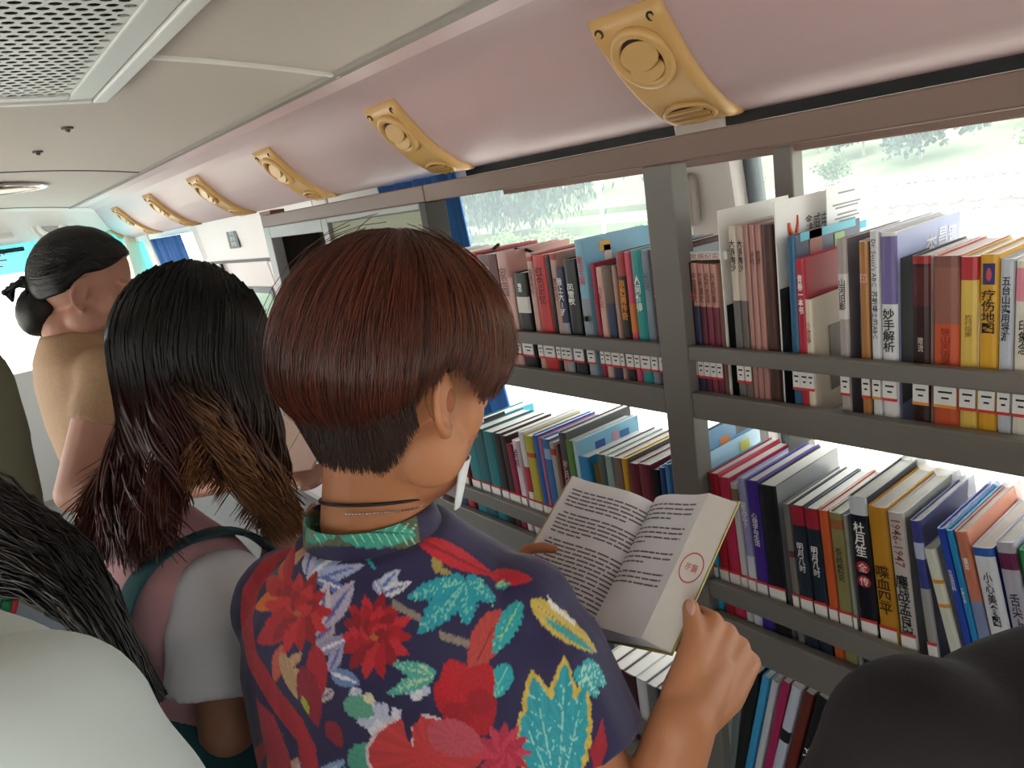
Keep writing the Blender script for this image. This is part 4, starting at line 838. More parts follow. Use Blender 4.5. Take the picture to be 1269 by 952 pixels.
def head_prims(mb, hc, fr, s=1.0):
    f, r, u = fr; h = np.array(hc)
    P_ = lambda a, b, c: h+(f*a+r*b+u*c)*s
    ell(mb, P_(-.012, 0, .02), (.098*s, .077*s, .100*s), fr, 24, 16)          # skull
    ell(mb, P_(.030, 0, -.045), (.062*s, .062*s, .078*s), fr, 20, 12)         # face
    ell(mb, P_(.046, 0, -.100), (.036*s, .038*s, .028*s), fr)                  # chin
    for q in (-1, 1):
        ell(mb, P_(.050, q*.036, -.040), (.030*s, .028*s, .034*s), fr)        # cheeks
        ell(mb, P_(.012, q*.052, -.075), (.040*s, .018*s, .034*s), fr)        # jaw
        ell(mb, P_(.080, q*.030, .012), (.014*s, .026*s, .010*s), fr)         # brow
        ell(mb, P_(.081, q*.031, -.010), (.010*s, .015*s, .009*s), fr)        # lids
        # ear: helix rim, bowl and lobe
        pts = [P_(-.004+.020*math.sin(t)*1.0-.004, q*(.078+.012*math.sin(max(0, t-.6)*.8)), -.015+.033*math.cos(t)) for t in np.linspace(-.9, 3.6, 10)]
        pts = [P_(.012-.026*math.sin(t*.9+.1), q*(.074+.016*math.sin(t*.85)), -.018+.034*math.cos(t)) for t in np.linspace(0, 3.0, 10)]
        limb(mb, pts, [.0050*s]*10, 8)
        ell(mb, P_(.000, q*.077, -.018), (.016*s, .006*s, .028*s), fr)
        ell(mb, P_(.006, q*.078, -.049), (.009*s, .006*s, .011*s), fr)
    # nose
    limb(mb, [P_(.090, 0, .002), P_(.104, 0, -.022), P_(.108, 0, -.036)], [.009*s, .010*s, .0125*s], 10)
    for q in (-1, 1): ell(mb, P_(.098, q*.012, -.038), (.011*s, .009*s, .008*s), fr)
    ell(mb, P_(.086, 0, -.066), (.010*s, .024*s, .006*s), fr); ell(mb, P_(.083, 0, -.076), (.010*s, .020*s, .007*s), fr)
    return P_
def face_parts(P_, fr, body, s=1.0, closed=False, side=(-1, 1)):
    for q in side:
        b = MB()
        if closed: limb(b, [P_(.090, q*.018, -.012), P_(.0935, q*.030, -.016), P_(.085, q*.044, -.012)], [.0012, .0022, .0012], 6); b.build('eyelashes', M_brow, body, smooth=True)
        else:
            ell(b, P_(.0835, q*.031, -.009), (.0095*s, .0135*s, .0065*s), fr); e = b.build('eye', M_eye, body, smooth=True)
            b = MB(); ell(b, P_(.0905, q*.031, -.010), (.0032*s, .0055*s, .0055*s), fr); b.build('iris', M_iris, e, smooth=True)
        b = MB(); limb(b, [P_(.096, q*.014, .011), P_(.0975, q*.030, .016), P_(.083, q*.050, .011)], [.0022, .0030, .0014], 6); b.build('eyebrow', M_brow, body, smooth=True)
    b = MB(); limb(b, [P_(.088, -.023, -.070), P_(.0965, -.008, -.067), P_(.0965, .008, -.067), P_(.088, .023, -.070)], [.002, .0045, .0045, .002], 6)
    limb(b, [P_(.087, -.021, -.072), P_(.095, 0, -.077), P_(.087, .021, -.072)], [.002, .0055, .002], 6); b.build('lips', M_lip, body, smooth=True)
def hand(mb, wrist, knuck, side_v, back_v, curls, fl=(.072, .080, .075, .060), thumb=None, s=1.0):
    """palm from wrist to the middle knuckle, four fingers with their own bends, a thumb from the side of the palm.
    side_v points to the thumb side, back_v out of the back of the hand; curls = per finger joint angles in degrees"""
    wrist = np.array(wrist); knuck = np.array(knuck); d = nrm(knuck-wrist); sv = nrm(side_v-d*np.dot(side_v, d)); bv = nrm(back_v-d*np.dot(back_v, d))
    L = np.linalg.norm(knuck-wrist)
    limb(mb, [wrist-d*.01, wrist+d*L*.3, wrist+d*L*.6], [.030*s, .027*s, .020*s], 12)
    for k, o in enumerate((.030, .010, -.010, -.029)):
        kp = knuck+sv*o*s-d*abs(o)*.18
        limb(mb, [wrist+sv*o*.55*s+d*.008, wrist+d*L*.5+sv*o*.9*s+bv*.002, kp], [.017*s, .0165*s, .0115*s], 10)
        p = kp; a = 0; q = [p]; rr = [.0110*s]
        for j, (fr_, c) in enumerate(zip((.46, .30, .24), curls[k])):
            a += math.radians(c); dirn = d*math.cos(a)-bv*math.sin(a); p = p+dirn*fl[k]*fr_*s; q.append(p); rr.append((.0098, .0088, .0072)[j]*s)
        limb(mb, q, rr, 10)
    if thumb is not None:
        limb(mb, [wrist+sv*.020*s+d*.015]+[np.array(t) for t in thumb], [.018*s, .015*s, .0118*s, .0095*s][:len(thumb)+1], 10)
    return mb
def legs(mb_skin, mb_tr, mb_sh, hip, fr, w=.095, knee_fwd=.02, foot=(0, 0), r0=.088):
    f, r, u = fr
    for q in (-1, 1):
        h = np.array([hip[0], hip[1], hip[2]])+r*q*w; k = np.array([h[0], h[1], hip[2]*.53])+f*knee_fwd+r*q*.005; an = np.array([h[0], h[1], .085])+r*q*.01
        limb(mb_tr, [h, (h+k)/2, k, (k+an)/2, an+ZU*.03], [r0, r0*.88, .062, .058, .05], 14)
        limb(mb_skin, [h+ZU*.04, (h+k)/2, k, an], [.072, .066, .046, .032], 10)
        for a, rad in ((-.05, .036), (0, .042), (.06, .043), (.13, .036)): mb_sh.sphere(tuple(an*np.array([1, 1, 0])+f*(a+.02)+ZU*.036), (.046, .046, .036), nu=12, nv=8)
def hair_tubes(name, paths, rads, cols, m, parent, k=3, kind='stuff'):
    """thousands of strands as one fine mesh, tapered, each with its own tone"""
    P0 = np.array(paths); n, s, _ = P0.shape
    d = np.gradient(P0, axis=1); d /= np.linalg.norm(d, axis=2, keepdims=True)+1e-9
    ref = np.array([.31, .52, .8]); a = np.cross(d, ref); a /= np.linalg.norm(a, axis=2, keepdims=True)+1e-9; b = np.cross(d, a)
    R = np.array(rads); V = []
    for j in range(k):
        an = 2*math.pi*j/k; V.append(P0+(a*math.cos(an)+b*math.sin(an))*R[:, :, None])
    V = np.stack(V, 2).reshape(-1, 3)
    i, q, j = np.meshgrid(np.arange(n), np.arange(s-1), np.arange(k), indexing='ij'); j2 = (j+1) % k; base = i*s*k+q*k
    F = np.stack([base+j, base+j2, base+k+j2, base+k+j], -1).reshape(-1, 4)
    me = bpy.data.meshes.new(name); me.vertices.add(len(V)); me.vertices.foreach_set('co', V.ravel())
    me.loops.add(F.size); me.loops.foreach_set('vertex_index', F.ravel().astype(np.int32)); me.polygons.add(len(F))
    me.polygons.foreach_set('loop_start', np.arange(0, F.size, 4, dtype=np.int32)); me.polygons.foreach_set('use_smooth', np.ones(len(F), bool))
    me.update(calc_edges=True); me.materials.append(m); o = link(name, me, parent)
    set_col(o, np.repeat(np.array(cols).reshape(n*s, 3), k, axis=0))
    if kind: o['kind'] = kind
    return o
M_hair = vmat('hair', .36, spec=.35)
def bowl(phi, s, hc, fr, rad, tmax, off):
    f, r, u = fr; th = s*tmax
    return (np.array(hc)+f*off[0]+u*off[1])+(np.outer(np.sin(th)*np.cos(phi), f)*rad[0]+np.outer(np.sin(th)*np.sin(phi), r)*rad[1]+np.outer(np.cos(th), u)*rad[2])
# ---------------------------------------------------------------- woman with short auburn hair reading
PA = empty('person', (.30, .58, 0), 'woman with short auburn hair in a colourful floral blouse reading an open book', 'person')
pa0 = np.array(PA.location)
class Loc:      # shift world points into a person's own space
    def __init__(s, o): s.o = np.array(o.location)
def shift(ob, person):
    a = verts(ob)-np.array(person.location); ob.data.vertices.foreach_set('co', a.ravel()); ob.data.update(); return ob
fA = frame(58); f, r, u = fA
SA = 1.165; ScA = CC+(np.array([.262, .575, 1.262])-CC)*SA; RS = ScA+r*.122*SA-ZU*.007; LS = ScA-r*.135*SA-ZU*.007
HcA = W(487, 458, .71); hA = frame(86, 14)
EL_R = W(780, 1095, .72); WR_R = W(848, 892, .738); 
BG0, BG1, BL1, BR1 = np.array([.5303, .6078, 1.0653]), np.array([.6935, .6293, 1.1687]), np.array([.6437, .7503, 1.2092]), np.array([.6678, .5117, 1.2213])
BL0, BR0 = BL1+BG0-BG1, BR1+BG0-BG1
bn = nrm(np.cross(BR1-BG1, BG1-BG0)); bln = nrm(np.cross(BG1-BG0, BL1-BG1))      # page normals (up, towards the reader)
KN_R = W(885, 772, .785)-nrm(np.cross(BR1-BG1, BG1-BG0))*.030
skin = MB(); PHA = head_prims(skin, HcA, hA, 1.0)
nb = ScA+f*(-.020)+ZU*.100
limb(skin, [nb-ZU*.08, nb+ZU*.01+f*.004, HcA-ZU*.055-hA[0]*.022, HcA-ZU*.01-hA[0]*.03], [.064, .056, .056, .066], 18)
ell(skin, HcA-ZU*.09+hA[0]*.004, (.058, .05, .05), hA)
rings(skin, [(ScA+ZU*z*SA, rx*SA, ry*SA) for z, rx, ry in ((.075, .055, .045), (.04, .09, .06), (.01, .12, .075), (-.03, .155, .085), (-.12, .165, .10), (-.25, .15, .10), (-.38, .16, .105), (-.5, .165, .11))], fA)
limb(skin, [RS, (RS+EL_R)/2, EL_R], [.052, .047, .042], 14)
limb(skin, [EL_R, EL_R*.6+WR_R*.4, WR_R], [.041, .038, .033], 14)
# right hand: thumb over the page edge, fingers behind the cover
rdir = nrm(BR1-BG1); gdir = nrm(BG1-BG0)
mid_r = BR0*.62+BR1*.38
TH = [W(850, 830, .752), W(860, 788, .768), W(856, 752, .786)]
hand(skin, WR_R, KN_R, bn, rdir, [(70, 62, 25), (74, 60, 25), (76, 60, 25), (80, 60, 25)], thumb=TH, s=1.04)
# left arm and hand under the left page
EL_L = LS+f*.09-ZU*.235+r*.05; WR_L = BL0*.8+BG0*.2-bln*.05-gdir*.06; KN_L = BL0*.75+BL1*.25-bln*.03+(BL1-BG1)*.12
limb(skin, [LS, (LS+EL_L)/2, EL_L], [.052, .047, .042], 14); limb(skin, [EL_L, EL_L*.5+WR_L*.5, WR_L], [.043, .040, .030], 14)
hand(skin, WR_L, KN_L, bln*1.0, nrm(BL1-BG1), [(40, 40, 20)]*4, thumb=[BL0*.9+BL1*.1+(BL1-BG1)*.10+bln*.004, BL0*.83+BL1*.17+(BL1-BG1)*.02+bln*.014, BL0*.80+BL1*.20-(BL1-BG1)*.12+bln*.014], s=.98)
tro = MB(); sho = MB(); legs(skin, tro, sho, ScA-ZU*.50, fA)
rings(tro, [(ScA+ZU*z*SA, rx*SA, ry*SA) for z, rx, ry in ((-.36, .162, .108), (-.45, .178, .120), (-.54, .17, .11))], fA)
bodyA = organic('body', skin, .0034, 7, M_skin_a, PA); shift(bodyA, PA); face_parts(PHA, hA, bodyA)
for c in bodyA.children: shift(c, PA)
b = MB(); ell(b, PHA(.008, .0805, -.022), (.006, .004, .011), hA); shift(b.build('ear_bowl_shade', mat('ear_shadow_skin', '9a5c3e', .6), bodyA, smooth=True), PA)  # dark bump paints the shade in the bowl of the ear
b = MB(); ell(b, W(856, 753, .776), (.0035, .0062, .0085), (bn, nrm(np.cross(bn, W(856, 752, .786)-W(860, 788, .768))), nrm(W(856, 752, .786)-W(860, 788, .768)))); shift(b.build('thumb_nail', M_nail, bodyA, smooth=True), PA)
shift(organic('trousers', tro, .009, 4, mat('denim_blue', '3a4560', .8, noise=.15, nscale=150), PA), PA); shift(organic('shoes', sho, .006, 2, mat('white_shoe', 'd0cdc8', .6), PA), PA)
# blouse
bl = MB()
rings(bl, [(ScA+ZU*z*SA+f*o*SA, rx*SA, ry*SA) for z, rx, ry, o in ((.090, .068, .062, -.020), (.066, .090, .072, -.016), (.036, .128, .084, -.010), (.002, .158, .096, -.006), (-.05, .178, .108, 0), (-.14, .184, .120, .004), (-.27, .180, .122, .004), (-.40, .186, .128, 0), (-.52, .192, .132, 0))], fA, 32)
SR = RS*.50+EL_R*.50; SLv = LS*.36+EL_L*.64
limb(bl, [RS+r*-.012, RS*.7+SR*.3, SR], [.064, .070, .075], 20, balls=False); ell(bl, RS-r*.010, (.070, .068, .066), fA)
limb(bl, [LS+r*.012, LS*.7+SLv*.3, SLv], [.066, .076, .082], 20, balls=False); ell(bl, LS+r*.010, (.070, .068, .066), fA)
blouse = organic('blouse', bl, .0044, 7, vmat('printed_cloth', .62, bump=.15, nscale=220, sheen=.15), PA, sub=1)
# stand collar
cl = MB(); cc = nb+ZU*.012; cr = []
for z, k in ((-.024, 1.10), (.0, 1.03), (.016, .98), (.018, .94), (.010, .93), (-.024, 1.0)):
    cr.append([cc+ZU*(z+.014*math.cos(2*math.pi*j/48)*0)+ (r*math.sin(2*math.pi*j/48)*.070+f*math.cos(2*math.pi*j/48)*.064)*k-f*.002+f*0+ZU*(-.012*max(0, math.cos(2*math.pi*j/48))) for j in range(48)])
cl.loft(cr+[cr[0]], caps=False)
collar = cl.build('collar', MATS['printed_cloth'], PA, smooth=True)
q = collar.modifiers.new('s', 'SUBSURF'); q.levels = q.render_levels = 3
dg = bpy.context.evaluated_depsgraph_get(); me2 = bpy.data.meshes.new_from_object(collar.evaluated_get(dg)); collar.modifiers.clear(); collar.data = me2
# the print: motifs laid out on the plane of the back
def pxc(x, y): return 270+x/2.394, 600+y/2.394
PO = np.array([.2643, .5778, 1.2043]); PF = np.array([-.736, -.5815, .3467]); PN = nrm(np.array([-.35, -.76, .55]))   # middle of the back, its lie, and the direction the print is laid along
e1 = nrm(np.cross(PN, ZU))*-1; e1 = e1 if e1 @ CR > 0 else -e1; e2 = nrm(np.cross(PN, e1)); e2 = e2 if e2 @ CU > 0 else -e2
def p2(x, y, dn=0.0):
    u_, v_ = pxc(x, y); d = ray(u_, v_); t = ((PO-CC) @ PF)/(d @ PF); q = CC+d*t-PO; return np.array([q @ e1, q @ e2])
def inpoly(Q, P):
    P = np.array(P); x, y = Q[:, 0], Q[:, 1]; c = np.zeros(len(Q), bool); lo = P.min(0); hi = P.max(0)
    m = (x >= lo[0]) & (x <= hi[0]) & (y >= lo[1]) & (y <= hi[1]); xs_, ys_ = x[m], y[m]; cc_ = np.zeros(m.sum(), bool)
    for i in range(len(P)):
        a, b_ = P[i], P[i-1]
        if a[1] == b_[1]: continue
        cr_ = ((a[1] > ys_) != (b_[1] > ys_)) & (xs_ < (b_[0]-a[0])*(ys_-a[1])/(b_[1]-a[1])+a[0]); cc_ ^= cr_
    c[m] = cc_; return c
def lens(a, b_, w, n=9, ser=0.0, tip=1.0):
    a = np.array(a, float); b_ = np.array(b_, float); d = b_-a; pn = np.array([-d[1], d[0]])/np.linalg.norm(d); L = []; R_ = []
    for k in range(n+1):
        t = k/n; ww = w/2*math.sin(math.pi*min(1, t**.8*.97+.03))**.75*(1+ser*(1 if k % 2 else -1))
        L.append(a+d*t+pn*ww); R_.append(a+d*t-pn*ww)
    return L+R_[::-1]
def motifs(oy=0, ox=0):
    """(polygon in print units, colour, shading amount)"""
    M = []
    def poly(pts, c, dn=0.0): M.append(([p2(x+ox, y+oy, dn) for x, y in pts], clin(c)))
    def leafset(base, tips, c, vein, out=None, ser=.16, ow=14, dn=0.0):
        if out:
            for (tx, ty, w) in tips: poly(lens(base, (tx+(tx-base[0])*.06, ty+(ty-base[1])*.06), w+ow*1.6, 14, ser*.7), out, dn)
        for (tx, ty, w) in tips: poly(lens(base, (tx, ty), w, 16, ser), c, dn)
        for (tx, ty, w) in tips:
            poly(lens(base, (base[0]+(tx-base[0])*.93, base[1]+(ty-base[1])*.93), 4.5, 4), vein, dn)
            for k in (.35, .5, .65, .8):
                bx, by = base[0]+(tx-base[0])*k, base[1]+(ty-base[1])*k; dx, dy = (tx-base[0]), (ty-base[1]); L = math.hypot(dx, dy); dx /= L; dy /= L
                for sg in (-1, 1): poly(lens((bx, by), (bx+(dx*.7-dy*sg*.7)*w*.42, by+(dy*.7+dx*sg*.7)*w*.42), 3.0, 3), vein, dn)
    def flower(cx, cy, R, cs, n=13, sq=1.0, a0=0.0, layers=((1.0, .42), (.74, .40), (.48, .36))):
        rg = random.Random(int(cx*7+cy))
        for li, (k, wd) in enumerate(layers):
            for j in range(n-2*li):
                a = a0+li*.25+2*math.pi*j/(n-2*li); rr = R*k*rg.uniform(.85, 1.1)
                poly(lens((cx, cy), (cx+rr*math.cos(a), cy+rr*sq*math.sin(a)), R*wd, 8, .05), cs[(j+li) % len(cs)])
        poly(lens((cx-R*.1, cy), (cx+R*.14, cy+R*.05), R*.16, 6), 'b5662e')
    # left side: red hem band, dark ground
    poly([(205, 105), (245, 105), (150, 200), (104, 300), (92, 400), (112, 500), (185, 610), (255, 700), (290, 780), (300, 900), (240, 900), (235, 770), (150, 660), (75, 540), (40, 410), (40, 300), (90, 190)], 'a5202c')
    poly([(100, 640), (160, 690), (200, 800), (220, 900), (140, 900), (110, 760)], 'a8283a')
    # pale blue and lilac petals
    for a, b_, w, c in [((280, 290), (430, 175), 52, '8fa3c9'), ((275, 280), (300, 170), 40, 'b9b3c9'), ((285, 300), (445, 255), 44, 'a8aed0'), ((300, 290), (400, 330), 34, '5f6fae'), ((330, 420), (415, 300), 60, 'b7a9bf'),
                        ((310, 430), (340, 300), 46, 'cfc0c4'), ((480, 330), (540, 265), 40, 'b6bcd0'), ((485, 340), (575, 300), 34, 'd2d0d6'), ((470, 300), (500, 350), 26, '98a0c4'), ((290, 470), (360, 420), 60, 'b39fae'), ((300, 500), (420, 450), 44, '9a90b4'),
                        ((345, 560), (430, 590), 52, '6f86b8'), ((340, 555), (380, 470), 36, 'a5a0c0'), ((350, 610), (300, 640), 34, 'c9b0a8'), ((470, 640), (520, 720), 30, '8290c4')]:
        poly(lens(a, b_, w, 9), c); poly(lens(a, (a[0]+(b_[0]-a[0])*.9, a[1]+(b_[1]-a[1])*.9), w*.22, 5), 'e0dde0' if c < 'a' else '5a66a8')
    for a, b_ in [((225, 250), (285, 175)), ((215, 540), (260, 500)), ((215, 560), (265, 560)), ((230, 600), (270, 570))]: poly(lens(a, b_, 30, 7), 'c99a78')
    # orange and red petals on the left
    for a, b_, w, c in [((205, 330), (95, 365), 62, 'd8691e'), ((215, 420), (110, 470), 70, 'b3242c'), ((200, 330), (120, 260), 60, 'b8202a'), ((205, 300), (180, 165), 50, 'c8482a'), ((215, 290), (215, 145), 46, 'b01c26'), ((200, 480), (170, 590), 44, 'c85a48'), ((195, 500), (240, 640), 40, 'b8926a'), ((300, 480), (310, 640), 60, 'b01c2c'), ((260, 540), (300, 720), 70, '8e1c30'), ((330, 700), (370, 780), 50, '8a2030')]: poly(lens(a, b_, w, 9), c)
    flower(245, 385, 108, ['b81824', 'cc2a30', '96121e'], 13, 1.2)
    flower(468, 455, 112, ['ae1826', 'c62834', '8e1422'], 14, 1.08)
    # small whites and greens, lower centre
    for cx, cy, R in ((470, 690, 56), (590, 600, 44), (540, 690, 36), (415, 620, 24)):
        for j in range(5): a = 1.2566*j+.4; poly(lens((cx, cy), (cx+R*math.cos(a), cy+R*math.sin(a)), R*.85, 8), 'd6d4da' if j % 2 else 'b9bcd2')
    poly(lens((380, 640), (470, 680), 70, 9, .1), '5f9f86'); poly(lens((395, 843), (470, 760), 80, 9, .1), '4f9a84'); poly(lens((440, 620), (470, 650), 30, 6), 'd8d0a8')
    poly(lens((255, 630), (275, 680), 18, 6), '9fae2e')
    leafset((640, 570), [(520, 530, 46), (540, 590, 40), (500, 620, 38), (600, 530, 30)], '4fa39a', 'a8cfa0')
    # teal leaves
    poly(lens((422, 195), (482, 280), 11, 5), '2b9cab')
    leafset((735, 290), [(560, 345, 62), (592, 450, 80), (735, 420, 70), (828, 345, 66), (665, 300, 60), (655, 420, 40), (790, 290, 50)], '2295a4', '7cc8b4')
    for a, b_ in [((520, 360), (600, 405)), ((655, 450), (745, 478))]: poly([(a[0], a[1]-12), (b_[0], b_[1]-12), (b_[0], b_[1]+12), (a[0], a[1]+12)], '8d7f74')
    poly(lens((845, 375), (740, 560), 100, 10), 'b5423c'); poly(lens((838, 385), (752, 548), 5, 4), '8a2a2a')
    leafset((905, 345), [(812, 505, 66)], '2a9fa4', '9fc88a', ser=.14); leafset((860, 535), [(808, 640, 72)], '2a9fa4', '7cc8b4', ser=.1)
    for a, b_, w in [((660, 200), (640, 260), 34), ((660, 235), (640, 270), 26), ((690, 265), (650, 262), 20)]: poly(lens(a, b_, w, 7), '9a8a4a')
    # big red blooms
    for a, b_, w, c in [((735, 640), (640, 590), 130, 'b01420'), ((735, 640), (680, 520), 120, 'bc1826'), ((740, 640), (800, 530), 110, 'b41622'), ((735, 640), (800, 740), 130, 'a81422'), ((720, 650), (680, 720), 90, '9c1220'), ((735, 640), (830, 650), 80, '9a1020')]: poly(lens(a, b_, w, 10), c)
    poly(lens((440, 800), (800, 800), 250, 12), 'd8c0c4'); poly(lens((450, 800), (800, 802), 232, 12), 'c03a3c'); poly(lens((620, 720), (800, 790), 110, 9), 'b84a58')
    poly(lens((560, 660), (580, 775), 12, 6), 'd8c0c4'); poly(lens((585, 640), (560, 720), 60, 8), '2a2348'); poly(lens((560, 690), (570, 765), 22, 6), '2a2348')
    # sleeve
    leafset((1010, 930), [(938, 572, 118), (1040, 532, 104), (1105, 600, 90), (905, 690, 100)], '2b97a2', '8fd0c4', 'c9ad48', ser=.10, ow=20)
    poly(lens((940, 340), (1165, 500), 92, 12, .08), 'c4ab52'); poly(lens((985, 395), (1165, 505), 26, 8), '3a9a9a'); poly(lens((955, 352), (1140, 480), 5, 4), '8a7a3a')
    leafset((1100, 540), [(1190, 600, 70), (1150, 640, 60), (1095, 610, 60), (1170, 550, 50)], '2f9fa8', 'a0d4c4', ser=.12)
    for j in range(12): a = .5236*j; poly(lens((850, 800), (850+88*math.cos(a), 800+98*math.sin(a)), 34, 7), 'b02c44' if j % 2 else 'c23a52')
    poly([(1110, 800), (1165, 700), (1175, 790), (1130, 880)], '9c2230'); poly([(990, 310), (1015, 340), (1095, 400), (1090, 415), (1010, 360)], 'd8d0c8')
    # collar edge: red petals
    poly(lens((592, 165), (830, 262), 74, 10), 'c0202e'); poly(lens((815, 262), (955, 268), 58, 10), 'b81c2c'); poly(lens((600, 170), (820, 258), 12, 5), '8e1622')
    leafset((830, 300), [(880, 285, 22), (860, 275, 16)], '2a9a98', '9fc88a')
    return M
MOT = motifs(1240, 60)+motifs(640, -50)+motifs()
COLM = []
def colmot():
    out = []
    def poly(pts, c): out.append(([p2(x, y, .0) for x, y in pts], clin(c)))
    poly([(225, 60), (600, 60), (600, 200), (225, 200)], '59604a')
    for (a, b_, w) in [((270, 175), (450, 85), 84), ((370, 165), (590, 155), 90), ((250, 120), (330, 95), 50)]:
        poly(lens(a, b_, w, 14, .1), '3fa08c')
        for k in np.linspace(.15, .9, 8):
            x, y = a[0]+(b_[0]-a[0])*k, a[1]+(b_[1]-a[1])*k
            for sg in (-1, 1): poly(lens((x, y), (x+24, y+sg*w*.42), 5, 3), '8fdcb4')
        poly(lens(a, b_, 6, 4), '1f5f58')
    poly(lens((280, 175), (325, 110), 9, 4), 'b5682c'); poly(lens((350, 165), (470, 95), 40, 8), '2a2348'); poly([(585, 60), (760, 60), (760, 260), (600, 175)], '2b2446'); poly([(180, 60), (250, 60), (228, 180), (180, 180)], '33263c')
    return out
def paint(ob, mots, base, offset):
    co = verts(ob); Q = np.stack([(co+offset-PO) @ e1, (co+offset-PO) @ e2], 1)
    rng = np.random.default_rng(3); c = np.tile(clin(base), (len(co), 1))
    for P_, col in mots:
        m = inpoly(Q, P_)
        if m.any():
            # dyed streaks that run out from the motif's middle
            ce = np.mean(P_, 0); an = np.arctan2(Q[m, 1]-ce[1], Q[m, 0]-ce[0]); st = .10*np.sin(an*17+ce[0]*90)+.06*np.sin(an*41+ce[1]*70)
            c[m] = np.clip(col*(1+st)[:, None], 0, 1)
    set_col(ob, c)
paint(blouse, MOT, '29234a', np.zeros(3)); paint(collar, colmot(), '29234a', np.zeros(3))
shift(blouse, PA); shift(collar, PA)
# black cord with a fine chain round the neck
axn = (HcA-ZU*.055-hA[0]*.022)-(nb+ZU*.01); nc = lambda z: nb+ZU*.01+axn*(z/axn[2])
def neck_ring(a, z0, rad): z = z0-.018*math.cos(a); return nc(z)+r*math.sin(a)*rad+f*math.cos(a)*rad
b = MB(); b.tube([neck_ring(2*math.pi*j/40, .030, .0575) for j in range(41)], .0017, 6); shift(b.build('necklace_cord', M_black, PA, smooth=True), PA)
b = MB()
for j in range(26): b.sphere(tuple(neck_ring(math.pi*(.52+.5*j/26), .021, .0580)), .0014, nu=6, nv=4)
shift(b.build('necklace_beads', mat('silver', 'd0d0d0', .2, metal=1), PA), PA)
# white mask pulled down under the chin
b = MB(); rr = []
for k in range(7):
    q = k/6; rw = []
    for j in range(13):
        a = (j/12-.5)*2.5; rw.append(PHA(.022+.062*math.cos(a)*(1-.25*q), .060*math.sin(a), -.088-.045*q))
    rr.append(rw)
b.loft(rr, close=False, caps=False); o = b.build('face_mask', mat('white_mask_cloth', 'dde0e2', .8), PA, smooth=True); q = o.modifiers.new('t', 'SOLIDIFY'); q.thickness = .002; shift(o, PA)
# hair: shell, short nape and strands
radA = (.122, .106, .120); offA = (.004, .012)
def tmaxA(phi):
    d = np.degrees(np.abs((phi+math.pi) % (2*math.pi)-math.pi))
    return np.radians(np.interp(d, [0, 25, 50, 72, 84, 96, 112, 135, 160, 180], [86, 92, 104, 106, 94, 90, 108, 122, 120, 120]))
def strandsA(n, seed, lift, r0):
    g = np.random.default_rng(seed); ph = g.uniform(0, 2*math.pi, n); s0 = g.uniform(0.02, .62, n)**1.0; ss = 11; Pth = np.zeros((n, ss, 3)); R_ = np.zeros((n, ss)); C_ = np.zeros((n, ss, 3))
    e = g.normal(1, .025, n); lf = 1+np.abs(g.normal(0, lift, n)); sw = g.normal(.16, .16, n)
    tone = g.uniform(0, 1, n)[:, None]; tone2 = g.uniform(0, 1, n)[:, None]
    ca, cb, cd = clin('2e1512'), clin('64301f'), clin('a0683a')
    for k in range(ss):
        q = k/(ss-1); s = s0+(e-s0)*q; p = ph+sw*(s-.3); sag = 1-.085*np.clip((s-.80)/.2, 0, 1)**2
        B_ = bowl(p, s, HcA, hA, radA, tmaxA(p), offA); c0 = HcA+hA[0]*offA[0]+hA[2]*offA[1]
        Pth[:, k] = c0+(B_-c0)*(lf*sag)[:, None]; R_[:, k] = r0*(1-.75*q**3)
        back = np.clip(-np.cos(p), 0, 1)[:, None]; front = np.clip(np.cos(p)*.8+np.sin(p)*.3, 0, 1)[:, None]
        col = ca*(1-tone)+cb*tone; col = col*(1-front*.4*tone2)+cd*front*.4*tone2; C_[:, k] = col  # golden backlight on the front strands is put into their colour
    return Pth, R_, C_
g = MB(); rr = []
for k in range(1, 15):
    s = k/14*.97; ph = np.linspace(0, 2*math.pi, 48, endpoint=False); c0 = HcA+hA[0]*offA[0]+hA[2]*offA[1]
    B_ = bowl(ph, np.full(48, s), HcA, hA, radA, tmaxA(ph), offA); rr.append(list(c0+(B_-c0)*(.985 if s < .8 else .985-.10*((s-.8)/.2)**2)))
inner = [[HcA+hA[0]*offA[0]+hA[2]*offA[1]+(p-(HcA+hA[0]*offA[0]+hA[2]*offA[1]))*.86 for p in rr[-1]]]
g.loft(rr+inner); hs = g.build('hair', mat('hair_underlayer', '2a1513', .5), PA, smooth=True); shift(hs, PA)
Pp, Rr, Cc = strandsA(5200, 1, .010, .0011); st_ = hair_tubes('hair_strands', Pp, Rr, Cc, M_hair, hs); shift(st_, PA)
Pp, Rr, Cc = strandsA(140, 2, .05, .0004); st_ = hair_tubes('flyaway_strands', Pp, Rr, Cc, M_hair, hs); shift(st_, PA)
# clipped nape
NN = 6000; g = MB(); n0 = np.random.default_rng(4); ph = np.radians(n0.uniform(104, 256, NN)); zz = n0.uniform(-.118, -.02, NN)
P0 = np.zeros((NN, 4, 3)); Rn = np.zeros((NN, 4)); Cn = np.zeros((NN, 4, 3))
zlim = -.074+.045*np.clip((np.abs(np.degrees(ph)-180)-46)/28, 0, 1)**1.5; zz = np.maximum(zz, zlim+.022*n0.uniform(0, 1, NN)**2+.006*n0.uniform(-1, 1, NN))
for k in range(4):
    rad = np.interp(zz, [-.12, -.08, -.04, 0], [.064, .071, .080, .088])+.002+.001*k
    P0[:, k] = HcA-hA[0]*.018+np.outer(np.cos(ph)*np.interp(zz, [-.12, -.04, 0], [.056, .082, .096])+0, hA[0])*(1+.014*k)+np.outer(np.sin(ph)*rad, hA[1])*(1+.01*k)+np.outer(zz-.005*k, ZU)
    Rn[:, k] = .0007*(1-.25*k); Cn[:, k] = clin('3a2219')*n0.uniform(.6, 1.3, (NN, 1))
